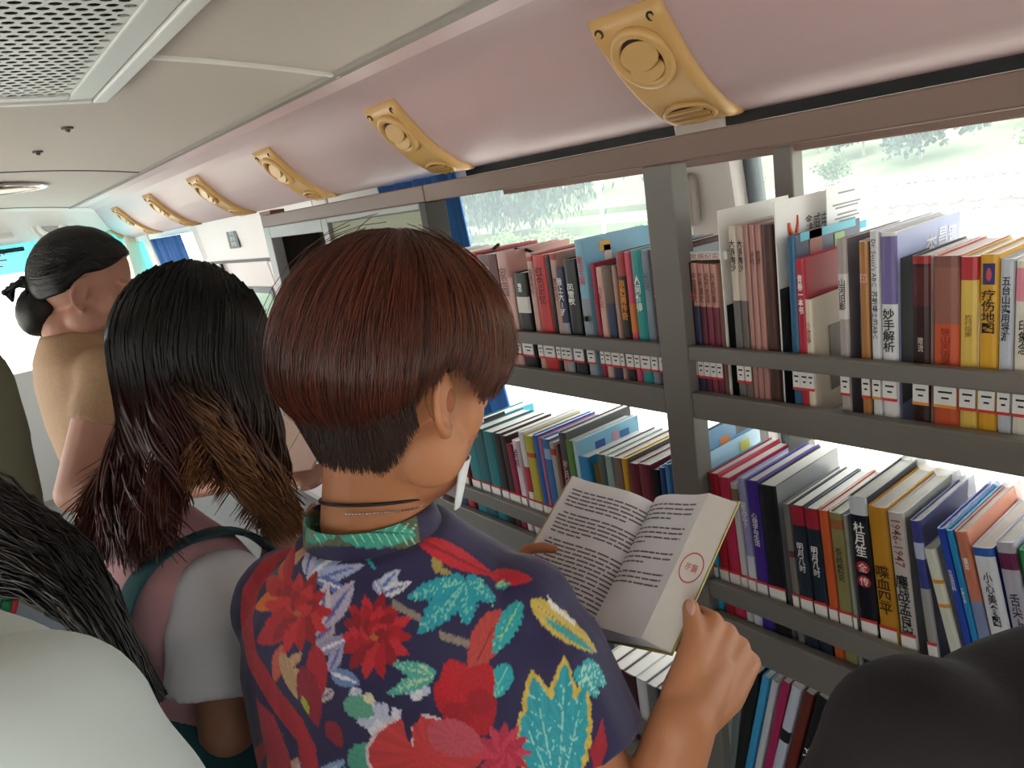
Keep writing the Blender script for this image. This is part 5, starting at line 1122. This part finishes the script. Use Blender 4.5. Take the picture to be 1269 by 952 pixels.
st_ = hair_tubes('nape_hair', P0, Rn, Cn, M_hair, hs); shift(st_, PA)
# ---------------------------------------------------------------- the open book in her hands
OB = empty('open_book', tuple(BG0), 'open paperback with printed pages held by the woman in the floral blouse', 'book')
ob0 = np.array(OB.location)
def bpt(side, a, q, h):      # a across the page 0..1, q along the gutter 0..1, h above the cover
    X1 = (BL1 if side < 0 else BR1)-BG1; n_ = bln if side < 0 else bn
    return BG0+(BG1-BG0)*q+X1*a+n_*h-ob0
def block(side, th, curve):
    b = MB(); rr = []
    na = 14
    for k in range(na+1):
        a = k/na; hgt = th*(1-.0*a)+curve*math.sin(math.pi*min(1, a*1.15))*(1-a)*1.2-(th*.75)*(max(0, 1-a/.12))**2
        a2 = a*(.995 if side < 0 else 1)
        rr.append([bpt(side, a2, 0, 0), bpt(side, a2, 1, 0), bpt(side, a2, 1, hgt), bpt(side, a2, 0, hgt)])
    b.loft(rr); return b
M_pagew = mat('open_page', 'e9e6ea', .75); M_edge = mat('page_edge', 'dedad3', .8, noise=.07, nscale=900)
block(-1, .006, .020).build('left_page', M_pagew, OB, smooth=False)
block(1, .020, .014).build('right_page_block', M_pagew, OB, smooth=False)
# fore edge of the right block, fanned towards the cover
X1 = BR1-BG1; fe = MB(); o3 = nrm(X1)*.026; dn_ = -bn*.004
fe.add([bpt(1, 1, 0, .0198), bpt(1, 1, 1, .0198), bpt(1, 1, 1, 0)+o3+dn_, bpt(1, 1, 0, 0)+o3+dn_, bpt(1, .96, 0, .0), bpt(1, .96, 1, .0)], [(0, 1, 2, 3), (1, 5, 2), (0, 3, 4), (3, 2, 5, 4)])
feo = fe.build('fore_edge', M_edge, OB)
sc_ = (bpt(1, 1, .50, .0198)+bpt(1, 1, .50, 0)+o3+dn_)/2; fx = nrm((BG1-BG0)); fy = nrm(bpt(1, 1, .5, .0198)-(bpt(1, 1, .5, 0)+o3+dn_)); fn = nrm(np.cross(fx, fy)); fn = fn if fn @ (bn+rdir) > 0 else -fn
MS = Matrix(((fy[0], fx[0], fn[0], sc_[0]), (fy[1], fx[1], fn[1], sc_[1]), (fy[2], fx[2], fn[2], sc_[2]), (0, 0, 0, 1)))
M_stamp = mat('red_stamp_ink', 'c8605a', .7); b = MB(); ring(b, .0125, .0006, 28, 4, c=(0, 0, .0004), ex=1.0, ey=1.5); q = b.build('library_stamp', M_stamp, OB); q.matrix_local = MS
text_obj('stamp_characters', '藏书', M_stamp, q, Matrix.Translation((0, 0, .0006)), .014, .02)
for sd in (-1, 1):
    b = MB(); X_ = (BL1 if sd < 0 else BR1)-BG1; n_ = bln if sd < 0 else bn
    e_ = nrm(X_)*(.004 if sd < 0 else .028)+(-n_*.004 if sd > 0 else 0); c0, c1 = bpt(sd, 0, -.012, -.0005), bpt(sd, 0, 1.012, -.0005); c2, c3 = bpt(sd, 1, 1.012, -.0005)+e_, bpt(sd, 1, -.012, -.0005)+e_
    b.add([c0, c1, c2, c3, c0-n_*.0015, c1-n_*.0015, c2-n_*.0015, c3-n_*.0015], [(0, 1, 2, 3), (4, 7, 6, 5), (0, 4, 5, 1), (1, 5, 6, 2), (2, 6, 7, 3), (3, 7, 4, 0)])
    b.build('cover_board', mat('book_cover_tan', 'c8ab7e', .5) if sd < 0 else mat('book_cover_olive', 'b8b06a', .5), OB)
# lines of print
rg = random.Random(11)
def lines(side, th, curve, breaks, nl, a0, a1, q0, q1):
    b = MB(); X_ = (BL1 if side < 0 else BR1)-BG1; n_ = bln if side < 0 else bn; fr_ = []
    def hgt(a): return th+curve*math.sin(math.pi*min(1, a*1.15))*(1-a)*1.2-(th*.75)*(max(0, 1-a/.12))**2+.0005
    for i in range(nl):
        q = q1-(q1-q0)*i/(nl-1)
        if i in breaks: continue
        s, e = a0+(.04 if (i-1) in breaks else 0)*1, a1-(rg.uniform(.1, .5) if (i+1) in breaks else 0)
        x = s
        if side < 0: lo, hi = 1-e, 1-s
        else: lo, hi = s, e
        x = lo
        while x < hi:
            w = min(rg.uniform(.05, .14), hi-x); n2 = max(1, int(w/.05)); 
            for t in range(n2):
                xa, xb = x+w*t/n2, x+w*(t+1)/n2; dq = .0062
                b.add([bpt(side, xa, q-dq, hgt(xa)), bpt(side, xb, q-dq, hgt(xb)), bpt(side, xb, q+dq, hgt(xb)), bpt(side, xa, q+dq, hgt(xa))], [(0, 1, 2, 3)])
            x += w+rg.uniform(.008, .02)
    o = b.build('printed_lines', mat('text_grey', '737078', .8), OB); o['kind'] = 'stuff'
lines(-1, .006, .020, (5, 12), 27, .07, .90, .08, .90)
lines(1, .020, .014, (4, 9, 13), 17, .12, .88, .33, .92)
# ---------------------------------------------------------------- the other people
def person(name_label, loc): return empty('person', loc, name_label, 'person')
def torso(mb, Sc, fr, s, specs): return rings(mb, [(Sc+ZU*z*s+fr[0]*o*s, rx*s, ry*s) for z, rx, ry, o in specs], fr, 28)
TORSO = [(.085, .060, .055, -.016), (.055, .095, .072, -.014), (.025, .145, .088, -.010), (-.03, .172, .104, -.004), (-.12, .172, .118, .006), (-.25, .150, .110, .006), (-.38, .160, .112, 0), (-.50, .178, .122, 0)]
def figure(label, Sc, yd, Hc, hf, skin_m, shirt_m, pants_m, s=1.0, arms=None, sleeve=.5, hw=.15, shoe='2b2b2e', closed=False, face=True, shirt_vox=.008, neck=True, tor=TORSO, shirt_name='shirt', sk_vox=.006, sr=(.062, .070, .074), hands=None, sleeve_m=None):
    o = person(label, (Sc[0], Sc[1], 0)); fr = frame(yd); f, r, u = fr; Sc = np.array(Sc)
    sk = MB(); PH = head_prims(sk, Hc, hf, s) if Hc is not None else None
    nb_ = Sc+f*-.02*s+ZU*.07*s
    if Hc is not None: limb(sk, [nb_-ZU*.05*s, nb_+ZU*.02*s, Hc-ZU*.06*s-hf[0]*.022*s, Hc-ZU*.01*s-hf[0]*.03*s], [.058*s, .050*s, .049*s, .058*s], 16)
    torso(sk, Sc, fr, s*.93, tor)
    sh = MB(); torso(sh, Sc, fr, s, tor); out = {}
    for q, nm in ((1, 'R'), (-1, 'L')):
        J = Sc+r*q*hw*s-ZU*.01*s; E, Wr = (arms or {}).get(nm, (J-f*.01-ZU*.27*s+r*q*.03, J+f*.06*s-ZU*.50*s+r*q*.03))
        E = np.array(E); Wr = np.array(Wr); out[nm] = (J, E, Wr)
        limb(sk, [J, (J+E)/2, E], [.050*s, .044*s, .039*s], 14); limb(sk, [E, E*.6+Wr*.4, Wr], [.040*s, .038*s, .027*s], 14)
        kn = Wr+nrm(Wr-E)*.085*s
        if hands and nm in hands: kn, sv, bv, cu, th = hands[nm]; hand(sk, Wr, kn, sv, bv, cu, thumb=th, s=s*.95)
        else: hand(sk, Wr, kn, nrm(f*.7-r*q*.3), nrm(r*q+f*.2), [(25, 25, 15)]*4, thumb=[Wr+nrm(Wr-E)*.05+f*.035, Wr+nrm(Wr-E)*.085+f*.042], s=s*.95)
        if sleeve > 0:
            e = J*(1-sleeve)+E*sleeve; sh0 = sh; sh = MB() if sleeve_m else sh; limb(sh, [J-r*q*.01, J*.7+e*.3, e], [x*s for x in sr], 18, balls=False); ell(sh, J-r*q*.01, (.066*s, .062*s, .060*s), fr)
            if sleeve_m: shift(organic('sleeve', sh, shirt_vox, 5, sleeve_m, o), o); sh = sh0
        else: ell(sh, J-r*q*.03, (.045*s, .060*s, .055*s), fr)
    tr = MB(); so = MB(); legs(sk, tr, so, Sc-ZU*.50*s, fr, w=.09*s, r0=.09*s); torso(tr, Sc, fr, s, [(-.40, .158, .110, 0), (-.48, .176, .122, 0), (-.56, .165, .11, 0)])
    body = organic('body', sk, sk_vox, 5, skin_m, o); shift(body, o)
    if face and PH is not None:
        face_parts(PH, hf, body, s, closed)
        for c in body.children:
            shift(c, o)
            for c2 in c.children: shift(c2, o)
    S_ = organic(shirt_name, sh, shirt_vox, 5, shirt_m, o); shift(S_, o)
    shift(organic('trousers', tr, .011, 4, pants_m, o), o); shift(organic('shoes', so, .008, 2, mat('shoe_'+shoe, shoe, .6), o), o)
    return o, out, S_, PH
def gcol(q, stops): return np.stack([np.interp(q, [s[0] for s in stops], [clin(s[1])[k] for s in stops]) for k in range(3)], -1)
def fall(Hc, hf, n, seed, phi, tgt, stops, rad=(.104, .086, .110), tlim=100, r0=.0014, wave=.006, wn=3.0, ss=20, off=(-.01, .012), curl=0.0, spread=1.0):
    """strands from the crown over the skull, then hanging to a drawn lower line; phi range in degrees, tgt(phi01) -> lower end, stops = colour along the strand"""
    g = np.random.default_rng(seed); ph01 = g.uniform(0, 1, n); ph = np.radians(phi[0]+(phi[1]-phi[0])*ph01); Pt = np.zeros((n, ss, 3)); R_ = np.zeros((n, ss)); C_ = np.zeros((n, ss, 3))
    c0 = np.array(Hc)+hf[0]*off[0]+hf[2]*off[1]; s0 = g.uniform(.03, .7, n); tl = np.full(n, math.radians(tlim)); T = np.array([tgt(x) for x in ph01])+g.normal(0, .010*spread, (n, 3)); T[:, 2] += g.normal(0, .022*spread, n)
    nb_ = 46; cid = np.clip((ph01*nb_+g.normal(0, .45, n)).astype(int), 0, nb_-1); TC = np.array([tgt((k_+.5)/nb_) for k_ in range(nb_)])+g.normal(0, .010, (nb_, 3)); TC[:, 2] += g.normal(0, .02, nb_); T = TC[cid]*.5+T*.5; pc = g.uniform(0, 6.28, nb_)[cid]
    lf = 1+np.abs(g.normal(0, .025, n)); tone = g.uniform(.55, 1.4, n)[:, None]; pw = g.uniform(0, 6.28, n); mid = None
    nh = 8
    for k in range(ss):
        if k < nh:
            s = s0+(1-s0)*k/(nh-1); B_ = bowl(ph, s, Hc, hf, rad, tl, off); Pt[:, k] = c0+(B_-c0)*lf[:, None]
        else:
            q = (k-nh+1)/(ss-nh); A = Pt[:, nh-1]; dz = T-A
            m = A+dz*np.array([1, 1, 1])*q; hor = q**1.5; m[:, :2] = A[:, :2]+dz[:, :2]*hor
            wv = wave*math.sin(1.0*q*math.pi/2)*(.3+q); ang = pw*.10+pc*.6+q*wn*2*math.pi+ph*2
            m[:, 0] += wv*np.cos(ang); m[:, 1] += wv*np.sin(ang); m[:, 2] += curl*q*q*np.sin(ang)*.01
            Pt[:, k] = m
        qq = k/(ss-1); R_[:, k] = r0*(1-.8*max(0, (qq-.7)/.3)**2)
        C_[:, k] = gcol(np.full(n, qq), stops)*tone
    return Pt, R_, C_
def cap(Hc, hf, rad, tmax, m, parent, off=(-.01, .012), name='hair', k0=.97):
    g = MB(); rr = []; c0 = np.array(Hc)+hf[0]*off[0]+hf[2]*off[1]
    for k in range(1, 13):
        ph = np.linspace(0, 2*math.pi, 40, endpoint=False); B_ = bowl(ph, np.full(40, k/12), Hc, hf, rad, tmax(ph), off); rr.append(list(c0+(B_-c0)*k0))
    rr.append([c0+(p-c0)*.88 for p in rr[-1]]); g.loft(rr); o = g.build(name, m, parent, smooth=True); return o
M_hairdk = mat('dark_hair_underlayer', '120e0d', .45); M_hairbr = mat('brown_hair_underlayer', '1c1210', .5)
# --- long haired woman in white t-shirt and teal dungarees
yB = 80; fB = frame(yB); ScB = W(216, 700, 1.06); HcB = W(245, 440, 1.02); hB = frame(72, 22)
RSB = ScB+fB[1]*.15
PB, armB, shB, _ = figure('woman with long dark ombre hair, pink t-shirt with white sleeves and teal dungarees', ScB, yB, HcB, hB, M_skin_b, mat('pink_tee', 'd8a4a8', .8, bump=.1, nscale=40), mat('teal_denim', '2f5a60', .8, noise=.1, nscale=80), s=1.0,
    arms={'R': (W(284, 898, .945), W(342, 705, 1.09)), 'L': (ScB-fB[1]*.19-ZU*.26+fB[0]*.06, ScB-fB[1]*.02-ZU*.26+fB[0]*.24)}, sleeve=.70, sr=(.066, .076, .080), hw=.148, sleeve_m=mat('white_sleeve', 'd6d5dc', .8, bump=.1, nscale=40))
# dungarees: bib at the back and straps over the shoulders
du = MB(); torso(du, ScB, fB, 1.045, [(-.145, .155, .114, .006), (-.20, .150, .112, .006), (-.25, .152, .112, .006), (-.38, .163, .116, 0), (-.50, .182, .126, 0), (-.58, .175, .12, 0)])
shift(organic('dungarees', du, .009, 4, MATS['teal_denim'], PB), PB)
def strap(q):
    prof = [(-.22, -.112, .075), (-.12, -.124, .078), (-.03, -.108, .082), (.022, -.082, .084), (.052, -.030, .086), (.040, .040, .086), (.0, .085, .084), (-.10, .126, .075), (-.22, .125, .07)]
    b = MB(); rr = []
    for z, d_, x in prof:
        c = ScB+ZU*(z*1.02+(.012 if abs(d_) < .1 else 0))+fB[0]*(d_*1.08+.004)+fB[1]*q*x; n_ = nrm(fB[0]*d_*2+ZU*(.06 if abs(d_) < .1 else 0)); rr.append([c-fB[1]*.025+n_*.000, c+fB[1]*.025+n_*.000, c+fB[1]*.025+n_*.012, c-fB[1]*.025+n_*.012])
    b.loft(rr); o = b.build('strap', MATS['teal_denim'], PB, smooth=False); m_ = o.modifiers.new('s', 'SUBSURF'); m_.levels = m_.render_levels = 2
    shift(o, PB)
strap(1); strap(-1)
hb = cap(HcB, hB, (.104, .086, .110), lambda ph: np.radians(np.interp(np.degrees(np.abs((ph+math.pi) % (2*math.pi)-math.pi)), [0, 40, 80, 180], [62, 74, 104, 112])), M_hairdk, PB); shift(hb, PB)
ST_B = [(0, '0f0c0c'), (.42, '191110'), (.62, '3a1c18'), (.8, '4a241d'), (1, '542a20')]
ST_B2 = [(0, '0f0c0c'), (.44, '1d1411'), (.66, '40281a'), (.82, '6d4729'), (1, '8a5d39')]
def lerp(pts): 
    pts = [np.array(p) for p in pts]
    return lambda x: np.array([np.interp(x, np.linspace(0, 1, len(pts)), [p[k] for p in pts]) for k in range(3)])
for n, sd, ph, tg, stp, wv, wn in ((2600, 21, (126, 300), lerp([W(232, 560, .92), W(218, 640, .92), W(190, 678, .94), W(160, 684, .97), W(130, 665, 1.0), W(108, 640, 1.04), W(104, 610, 1.1)]), ST_B, .017, 1.1),
                           (2300, 22, (20, 132), lerp([W(352, 640, 1.12), W(348, 652, 1.08), W(338, 648, 1.03), W(318, 628, .99), W(290, 605, .95), W(262, 580, .93), W(250, 560, .92)]), ST_B2, .020, 1.25),
                           (1300, 24, (84, 172), lerp([W(330, 600, 1.0), W(300, 585, .97), W(272, 572, .95), W(252, 560, .945), W(228, 585, .945), W(200, 610, .95)]), ST_B, .008, 1.0),
                           (160, 23, (150, 300), lerp([W(205, 672, .93), W(92, 650, 1.02)]), ST_B, .018, 1.6)):
    Pp, Rr, Cc = fall(HcB, hB, n, sd, ph, tg, stp, wave=wv, wn=wn, r0=.0021, ss=24)
    for _ in range(4): Pp[:, 1:-1] = .25*Pp[:, :-2]+.5*Pp[:, 1:-1]+.25*Pp[:, 2:]
    shift(hair_tubes('hair_strands', Pp, Rr, Cc, M_hair, hb), PB)
# --- woman with a low bun in a sheer beige top
yC = 84; fC = frame(yC); ScC = W(96, 455, 1.66)+fC[0]*.02; HcC = W(108, 350, 1.64); hC = frame(108, 20, 0)
M_lace = mat('sheer_beige_lace', 'a58365', .75, noise=.18, nscale=160, bump=.4)
RSC = ScC+fC[1]*.14
PC, armC, shC, PHC = figure('woman with dark hair in a low bun and a sheer beige lace top, looking down', ScC, yC, HcC, hC, M_skin_c, M_lace, mat('navy_skirt_cloth', '39436a', .8), s=1.0,
    arms={'R': (W(92, 612, 1.52), W(250, 600, 1.50)), 'L': (ScC-fC[1]*.16-ZU*.25+fC[0]*.08, W(352, 585, 1.62))}, sleeve=.42, sr=(.050, .054, .054), hw=.15, closed=True, sk_vox=.0052)
ST_C = [(0, '0d0b0c'), (1, '17110f')]
def tmC(ph):
    d = np.degrees(np.abs((ph+math.pi) % (2*math.pi)-math.pi)); return np.radians(np.interp(d, [0, 30, 62, 84, 100, 130, 180], [52, 58, 76, 84, 108, 122, 126]))
hc_ = cap(HcC, hC, (.108, .088, .112), tmC, M_hairdk, PC, k0=1.0); shift(hc_, PC)
bc_ = HcC-hC[0]*.088-hC[2]*.078
b = MB(); ell(b, bc_, (.044, .046, .058), hC); shift(b.build('hair_bun', M_hairdk, PC, smooth=True), PC)
g = np.random.default_rng(31); n = 900; Pt = np.zeros((n, 10, 3)); Rn = np.zeros((n, 10)); Cn = np.zeros((n, 10, 3)); ph = g.uniform(0, 2*math.pi, n); s1 = g.uniform(.8, 1.0, n)
for k in range(10):     # combed from the hairline back to the bun
    q = k/9; ph0 = np.sign(np.sin(ph))*np.abs(((ph+math.pi) % (2*math.pi)-math.pi)); p = ph0+(np.sign(ph0)*math.pi-ph0)*q**1.2; B_ = bowl(p, s1*(1-.55*np.sin(q*math.pi)*g.uniform(.3, 1, n)*(np.abs(ph0) < 1.2)), HcC, hC, (.109, .089, .113), tmC(p)*.98+0*p, (-.01, .012)); Pt[:, k] = B_; Rn[:, k] = .0012; Cn[:, k] = clin('120e0e')*g.uniform(.6, 2.0, (n, 1))
Pt[:, -1] = bc_+g.normal(0, .012, (n, 3)); shift(hair_tubes('hair_strands', Pt, Rn, Cn, M_hair, hc_), PC)
b = MB(); 
for k in range(3): limb(b, [bc_+hC[2]*.03, bc_-hC[0]*.03+hC[2]*(.05+.008*k)+hC[1]*(.02*k-.02), bc_-hC[0]*.058+hC[2]*(.045-.006*k)+hC[1]*(.03*k-.03), bc_-hC[0]*.05+hC[2]*.015], [.006, .008, .007, .004], 8)
shift(b.build('hair_ribbon', M_black, PC, smooth=True), PC)
# booklet in her hands
bk_ = empty('booklet', tuple(W(372, 540, 1.56)), 'pinkish beige booklet held open by the woman with the bun, mostly hidden', 'booklet'); bk_.rotation_euler = (math.radians(35), math.radians(-12), math.radians(-75))
M_bk = mat('booklet_paper', 'b79a8c', .7)
MB().box(-.125, 0, -.10, .10, 0, .006).build('left_leaf', M_bk, bk_, bevel=.002); MB().box(0, .125, -.10, .10, 0, .005).build('right_leaf', M_bk, bk_, bevel=.002)
# bracelet of pale beads on her far wrist
wv_ = armC['L'][2]; ed = nrm(wv_-armC['L'][1]); a1_ = nrm(np.cross(ed, ZU)); a2_ = np.cross(ed, a1_); b = MB()
for k in range(14): an = 6.283*k/14; b.sphere(tuple(wv_-ed*.02+(a1_*math.cos(an)+a2_*math.sin(an))*.034), .0065, nu=8, nv=6)
shift(b.build('bracelet', mat('pearl', 'e4e2dc', .25), PC, smooth=True), PC)
# --- person with long black hair in pale denim (lower left)
yD = 70; fD = frame(yD); ScD = W(-30, 835, .775); HcD = W(-245, 640, .765); hD = frame(60, 20)
PD, armD, shD, _ = figure('person with long straight black hair over a pale blue denim top, lower left', ScD, yD, HcD, hD, M_skin_b, mat('pale_denim', '9db3c6', .8, noise=.08, nscale=120), mat('dark_trousers', '2c2f38', .8), s=.98, sleeve=.6, hw=.13)
hd_ = cap(HcD, hD, (.104, .086, .110), lambda ph: np.radians(np.interp(np.degrees(np.abs((ph+math.pi) % (2*math.pi)-math.pi)), [0, 40, 80, 180], [62, 74, 104, 112])), M_hairdk, PD); shift(hd_, PD)
g = np.random.default_rng(41); n = 1500; ss = 14; Pt = np.zeros((n, ss, 3)); Rn = np.zeros((n, ss)); Cn = np.zeros((n, ss, 3)); x = g.uniform(0, 1, n)
up = [np.array(p) for p in (W(-190, 520, .74), W(-60, 560, .68), W(15, 612, .655), W(82, 655, .65), W(138, 728, .655), W(200, 862, .665))]
lo = [np.array(p) for p in (W(-250, 690, .74), W(-130, 700, .68), W(-30, 712, .655), W(42, 732, .65), W(108, 782, .655), W(180, 864, .665))]
kk = np.linspace(0, 5, ss)
for k in range(ss):
    a = np.array([np.interp(kk[k], range(6), [p[c] for p in up]) for c in range(3)]); b_ = np.array([np.interp(kk[k], range(6), [p[c] for p in lo]) for c in range(3)])
    Pt[:, k] = a[None]*(1-x[:, None])+b_[None]*x[:, None]+g.normal(0, .0025, (n, 3))-CF*.012*np.sin(math.pi*x)[:, None]; Rn[:, k] = .0018*(1-.6*(k/(ss-1))**3); Cn[:, k] = clin('17110f')*g.uniform(.6, 1.7, (n, 1))
Pt += (np.sin(np.linspace(0, 3, ss))[None, :, None]*g.normal(0, .003, (n, 1, 3))); shift(hair_tubes('hair_strands', Pt, Rn, Cn, M_hair, hd_), PD)
fr_t = (CF, CR, CU); tc_ = W(-15, 744, .752)
for rad_, w_, m_, nm in ((.0215, .0065, mat('trim_green', '1f7a4a', .7), 'green_trim'), (.0285, .003, mat('trim_red', 'c23a44', .7), 'red_trim')):
    b = MB(); b.tube([tc_+CR*rad_*math.cos(t)+CU*rad_*math.sin(t) for t in np.linspace(0, 2*math.pi, 30)], w_, 8); shift(b.build(nm, m_, PD, smooth=True), PD)
# --- person in a white t-shirt, nearest, lower left corner
M_wt = mat('plain_white_tee', 'bcc5c5', .85, bump=.08, nscale=60)
yE = 60; ScE = W(-214, 878, .385); HcE = ScE+ZU*.285+yaw(60)*.035
kE = (-265-(634.5+FPX*((HcE-CC) @ CR)/((HcE-CC) @ CF)))*((HcE-CC) @ CF)/FPX; HcE = HcE+CR*min(0, kE)
PE_, _, _, _ = figure('person in a plain white t-shirt, only one shoulder in the lower left corner', ScE, yE, HcE, frame(60, 10), M_skin_b, M_wt, MATS['dark_trousers'], s=.98, sleeve=.6, hw=.155, tor=[(.040, .09, .055, -.016), (.032, .14, .072, -.014), (.015, .165, .088, -.010)]+TORSO[3:])
# --- person in a black t-shirt, lower right corner
M_bt = mat('black_tee', '1a1417', .9, noise=.1, nscale=200, bump=.15)
yF = 35; fF = frame(yF); ScF = W(1470, 872, .43); HcF = ScF+ZU*.285+fF[0]*.035
kF = (1590-(634.5+FPX*((HcF-CC) @ CR)/((HcF-CC) @ CF)))*((HcF-CC) @ CF)/FPX; HcF = HcF+CR*max(0, kF); print('KE', kE, kF)
PF_, _, _, _ = figure('person in a black t-shirt, only one shoulder in the lower right corner', ScF, yF, HcF, frame(40, 10), M_skin_b, M_bt, MATS['dark_trousers'], s=1.0, sleeve=.6, hw=.165, tor=[(.040, .09, .055, -.016), (.030, .14, .072, -.014), (.012, .165, .088, -.010)]+TORSO[3:])
def short_hair(Hc, hf, parent, seed):
    tm = lambda ph: np.radians(np.interp(np.degrees(np.abs((ph+math.pi) % (2*math.pi)-math.pi)), [0, 40, 70, 86, 104, 140, 180], [58, 66, 88, 84, 112, 124, 124]))
    rd, of = (.106, .088, .108), (-.010, .012); h = cap(Hc, hf, rd, tm, M_hairdk, parent); shift(h, parent); g = np.random.default_rng(seed); n = 1100; ph = g.uniform(0, 6.283, n); s0 = g.uniform(.02, .7, n); Pt = np.zeros((n, 7, 3)); Rn = np.zeros((n, 7)); Cn = np.zeros((n, 7, 3)); lf = 1+np.abs(g.normal(0, .02, n)); c0 = np.array(Hc)+hf[0]*of[0]+hf[2]*of[1]
    for k in range(7):
        B_ = bowl(ph+.05*k, s0+(1.01-s0)*k/6, Hc, hf, rd, tm(ph), of); Pt[:, k] = c0+(B_-c0)*lf[:, None]; Rn[:, k] = .0016; Cn[:, k] = clin('171110')*g.uniform(.6, 1.7, (n, 1))
    shift(hair_tubes('hair_strands', Pt, Rn, Cn, M_hair, h), parent)
short_hair(HcE, frame(60, 10), PE_, 51); short_hair(HcF, frame(40, 10), PF_, 52)
# --- olive grey coach seat at the left edge
se = empty('coach_seat', (-.205, 1.56, 0), 'tall olive grey padded coach seat at the left edge', 'seat')
b = MB(); rings(b, [(np.array([0, -.10+.10*(z-.5), z]), rx, ry) for z, rx, ry in ((.45, .24, .05), (.6, .25, .06), (.9, .255, .065), (1.18, .262, .06), (1.34, .280, .055), (1.44, .285, .05), (1.53, .262, .05), (1.60, .20, .045), (1.63, .09, .03))], (np.array([0, 1, 0]), np.array([1, 0, 0]), ZU), 32)
organic('backrest', b, .012, 3, mat('olive_seat_cover', '56553f', .6, noise=.15, nscale=8, bump=.15), se)
b = MB(); b.box(-.25, .25, -.05, .42, .40, .52); b.build('seat_cushion', MATS['olive_seat_cover'], se, bevel=.04, seg=3)
for q in (-1, 1):
    b = MB(); b.box(q*.2-.02, q*.2+.02, -.03, .38, 0, .41); b.build('leg', M_black, se)
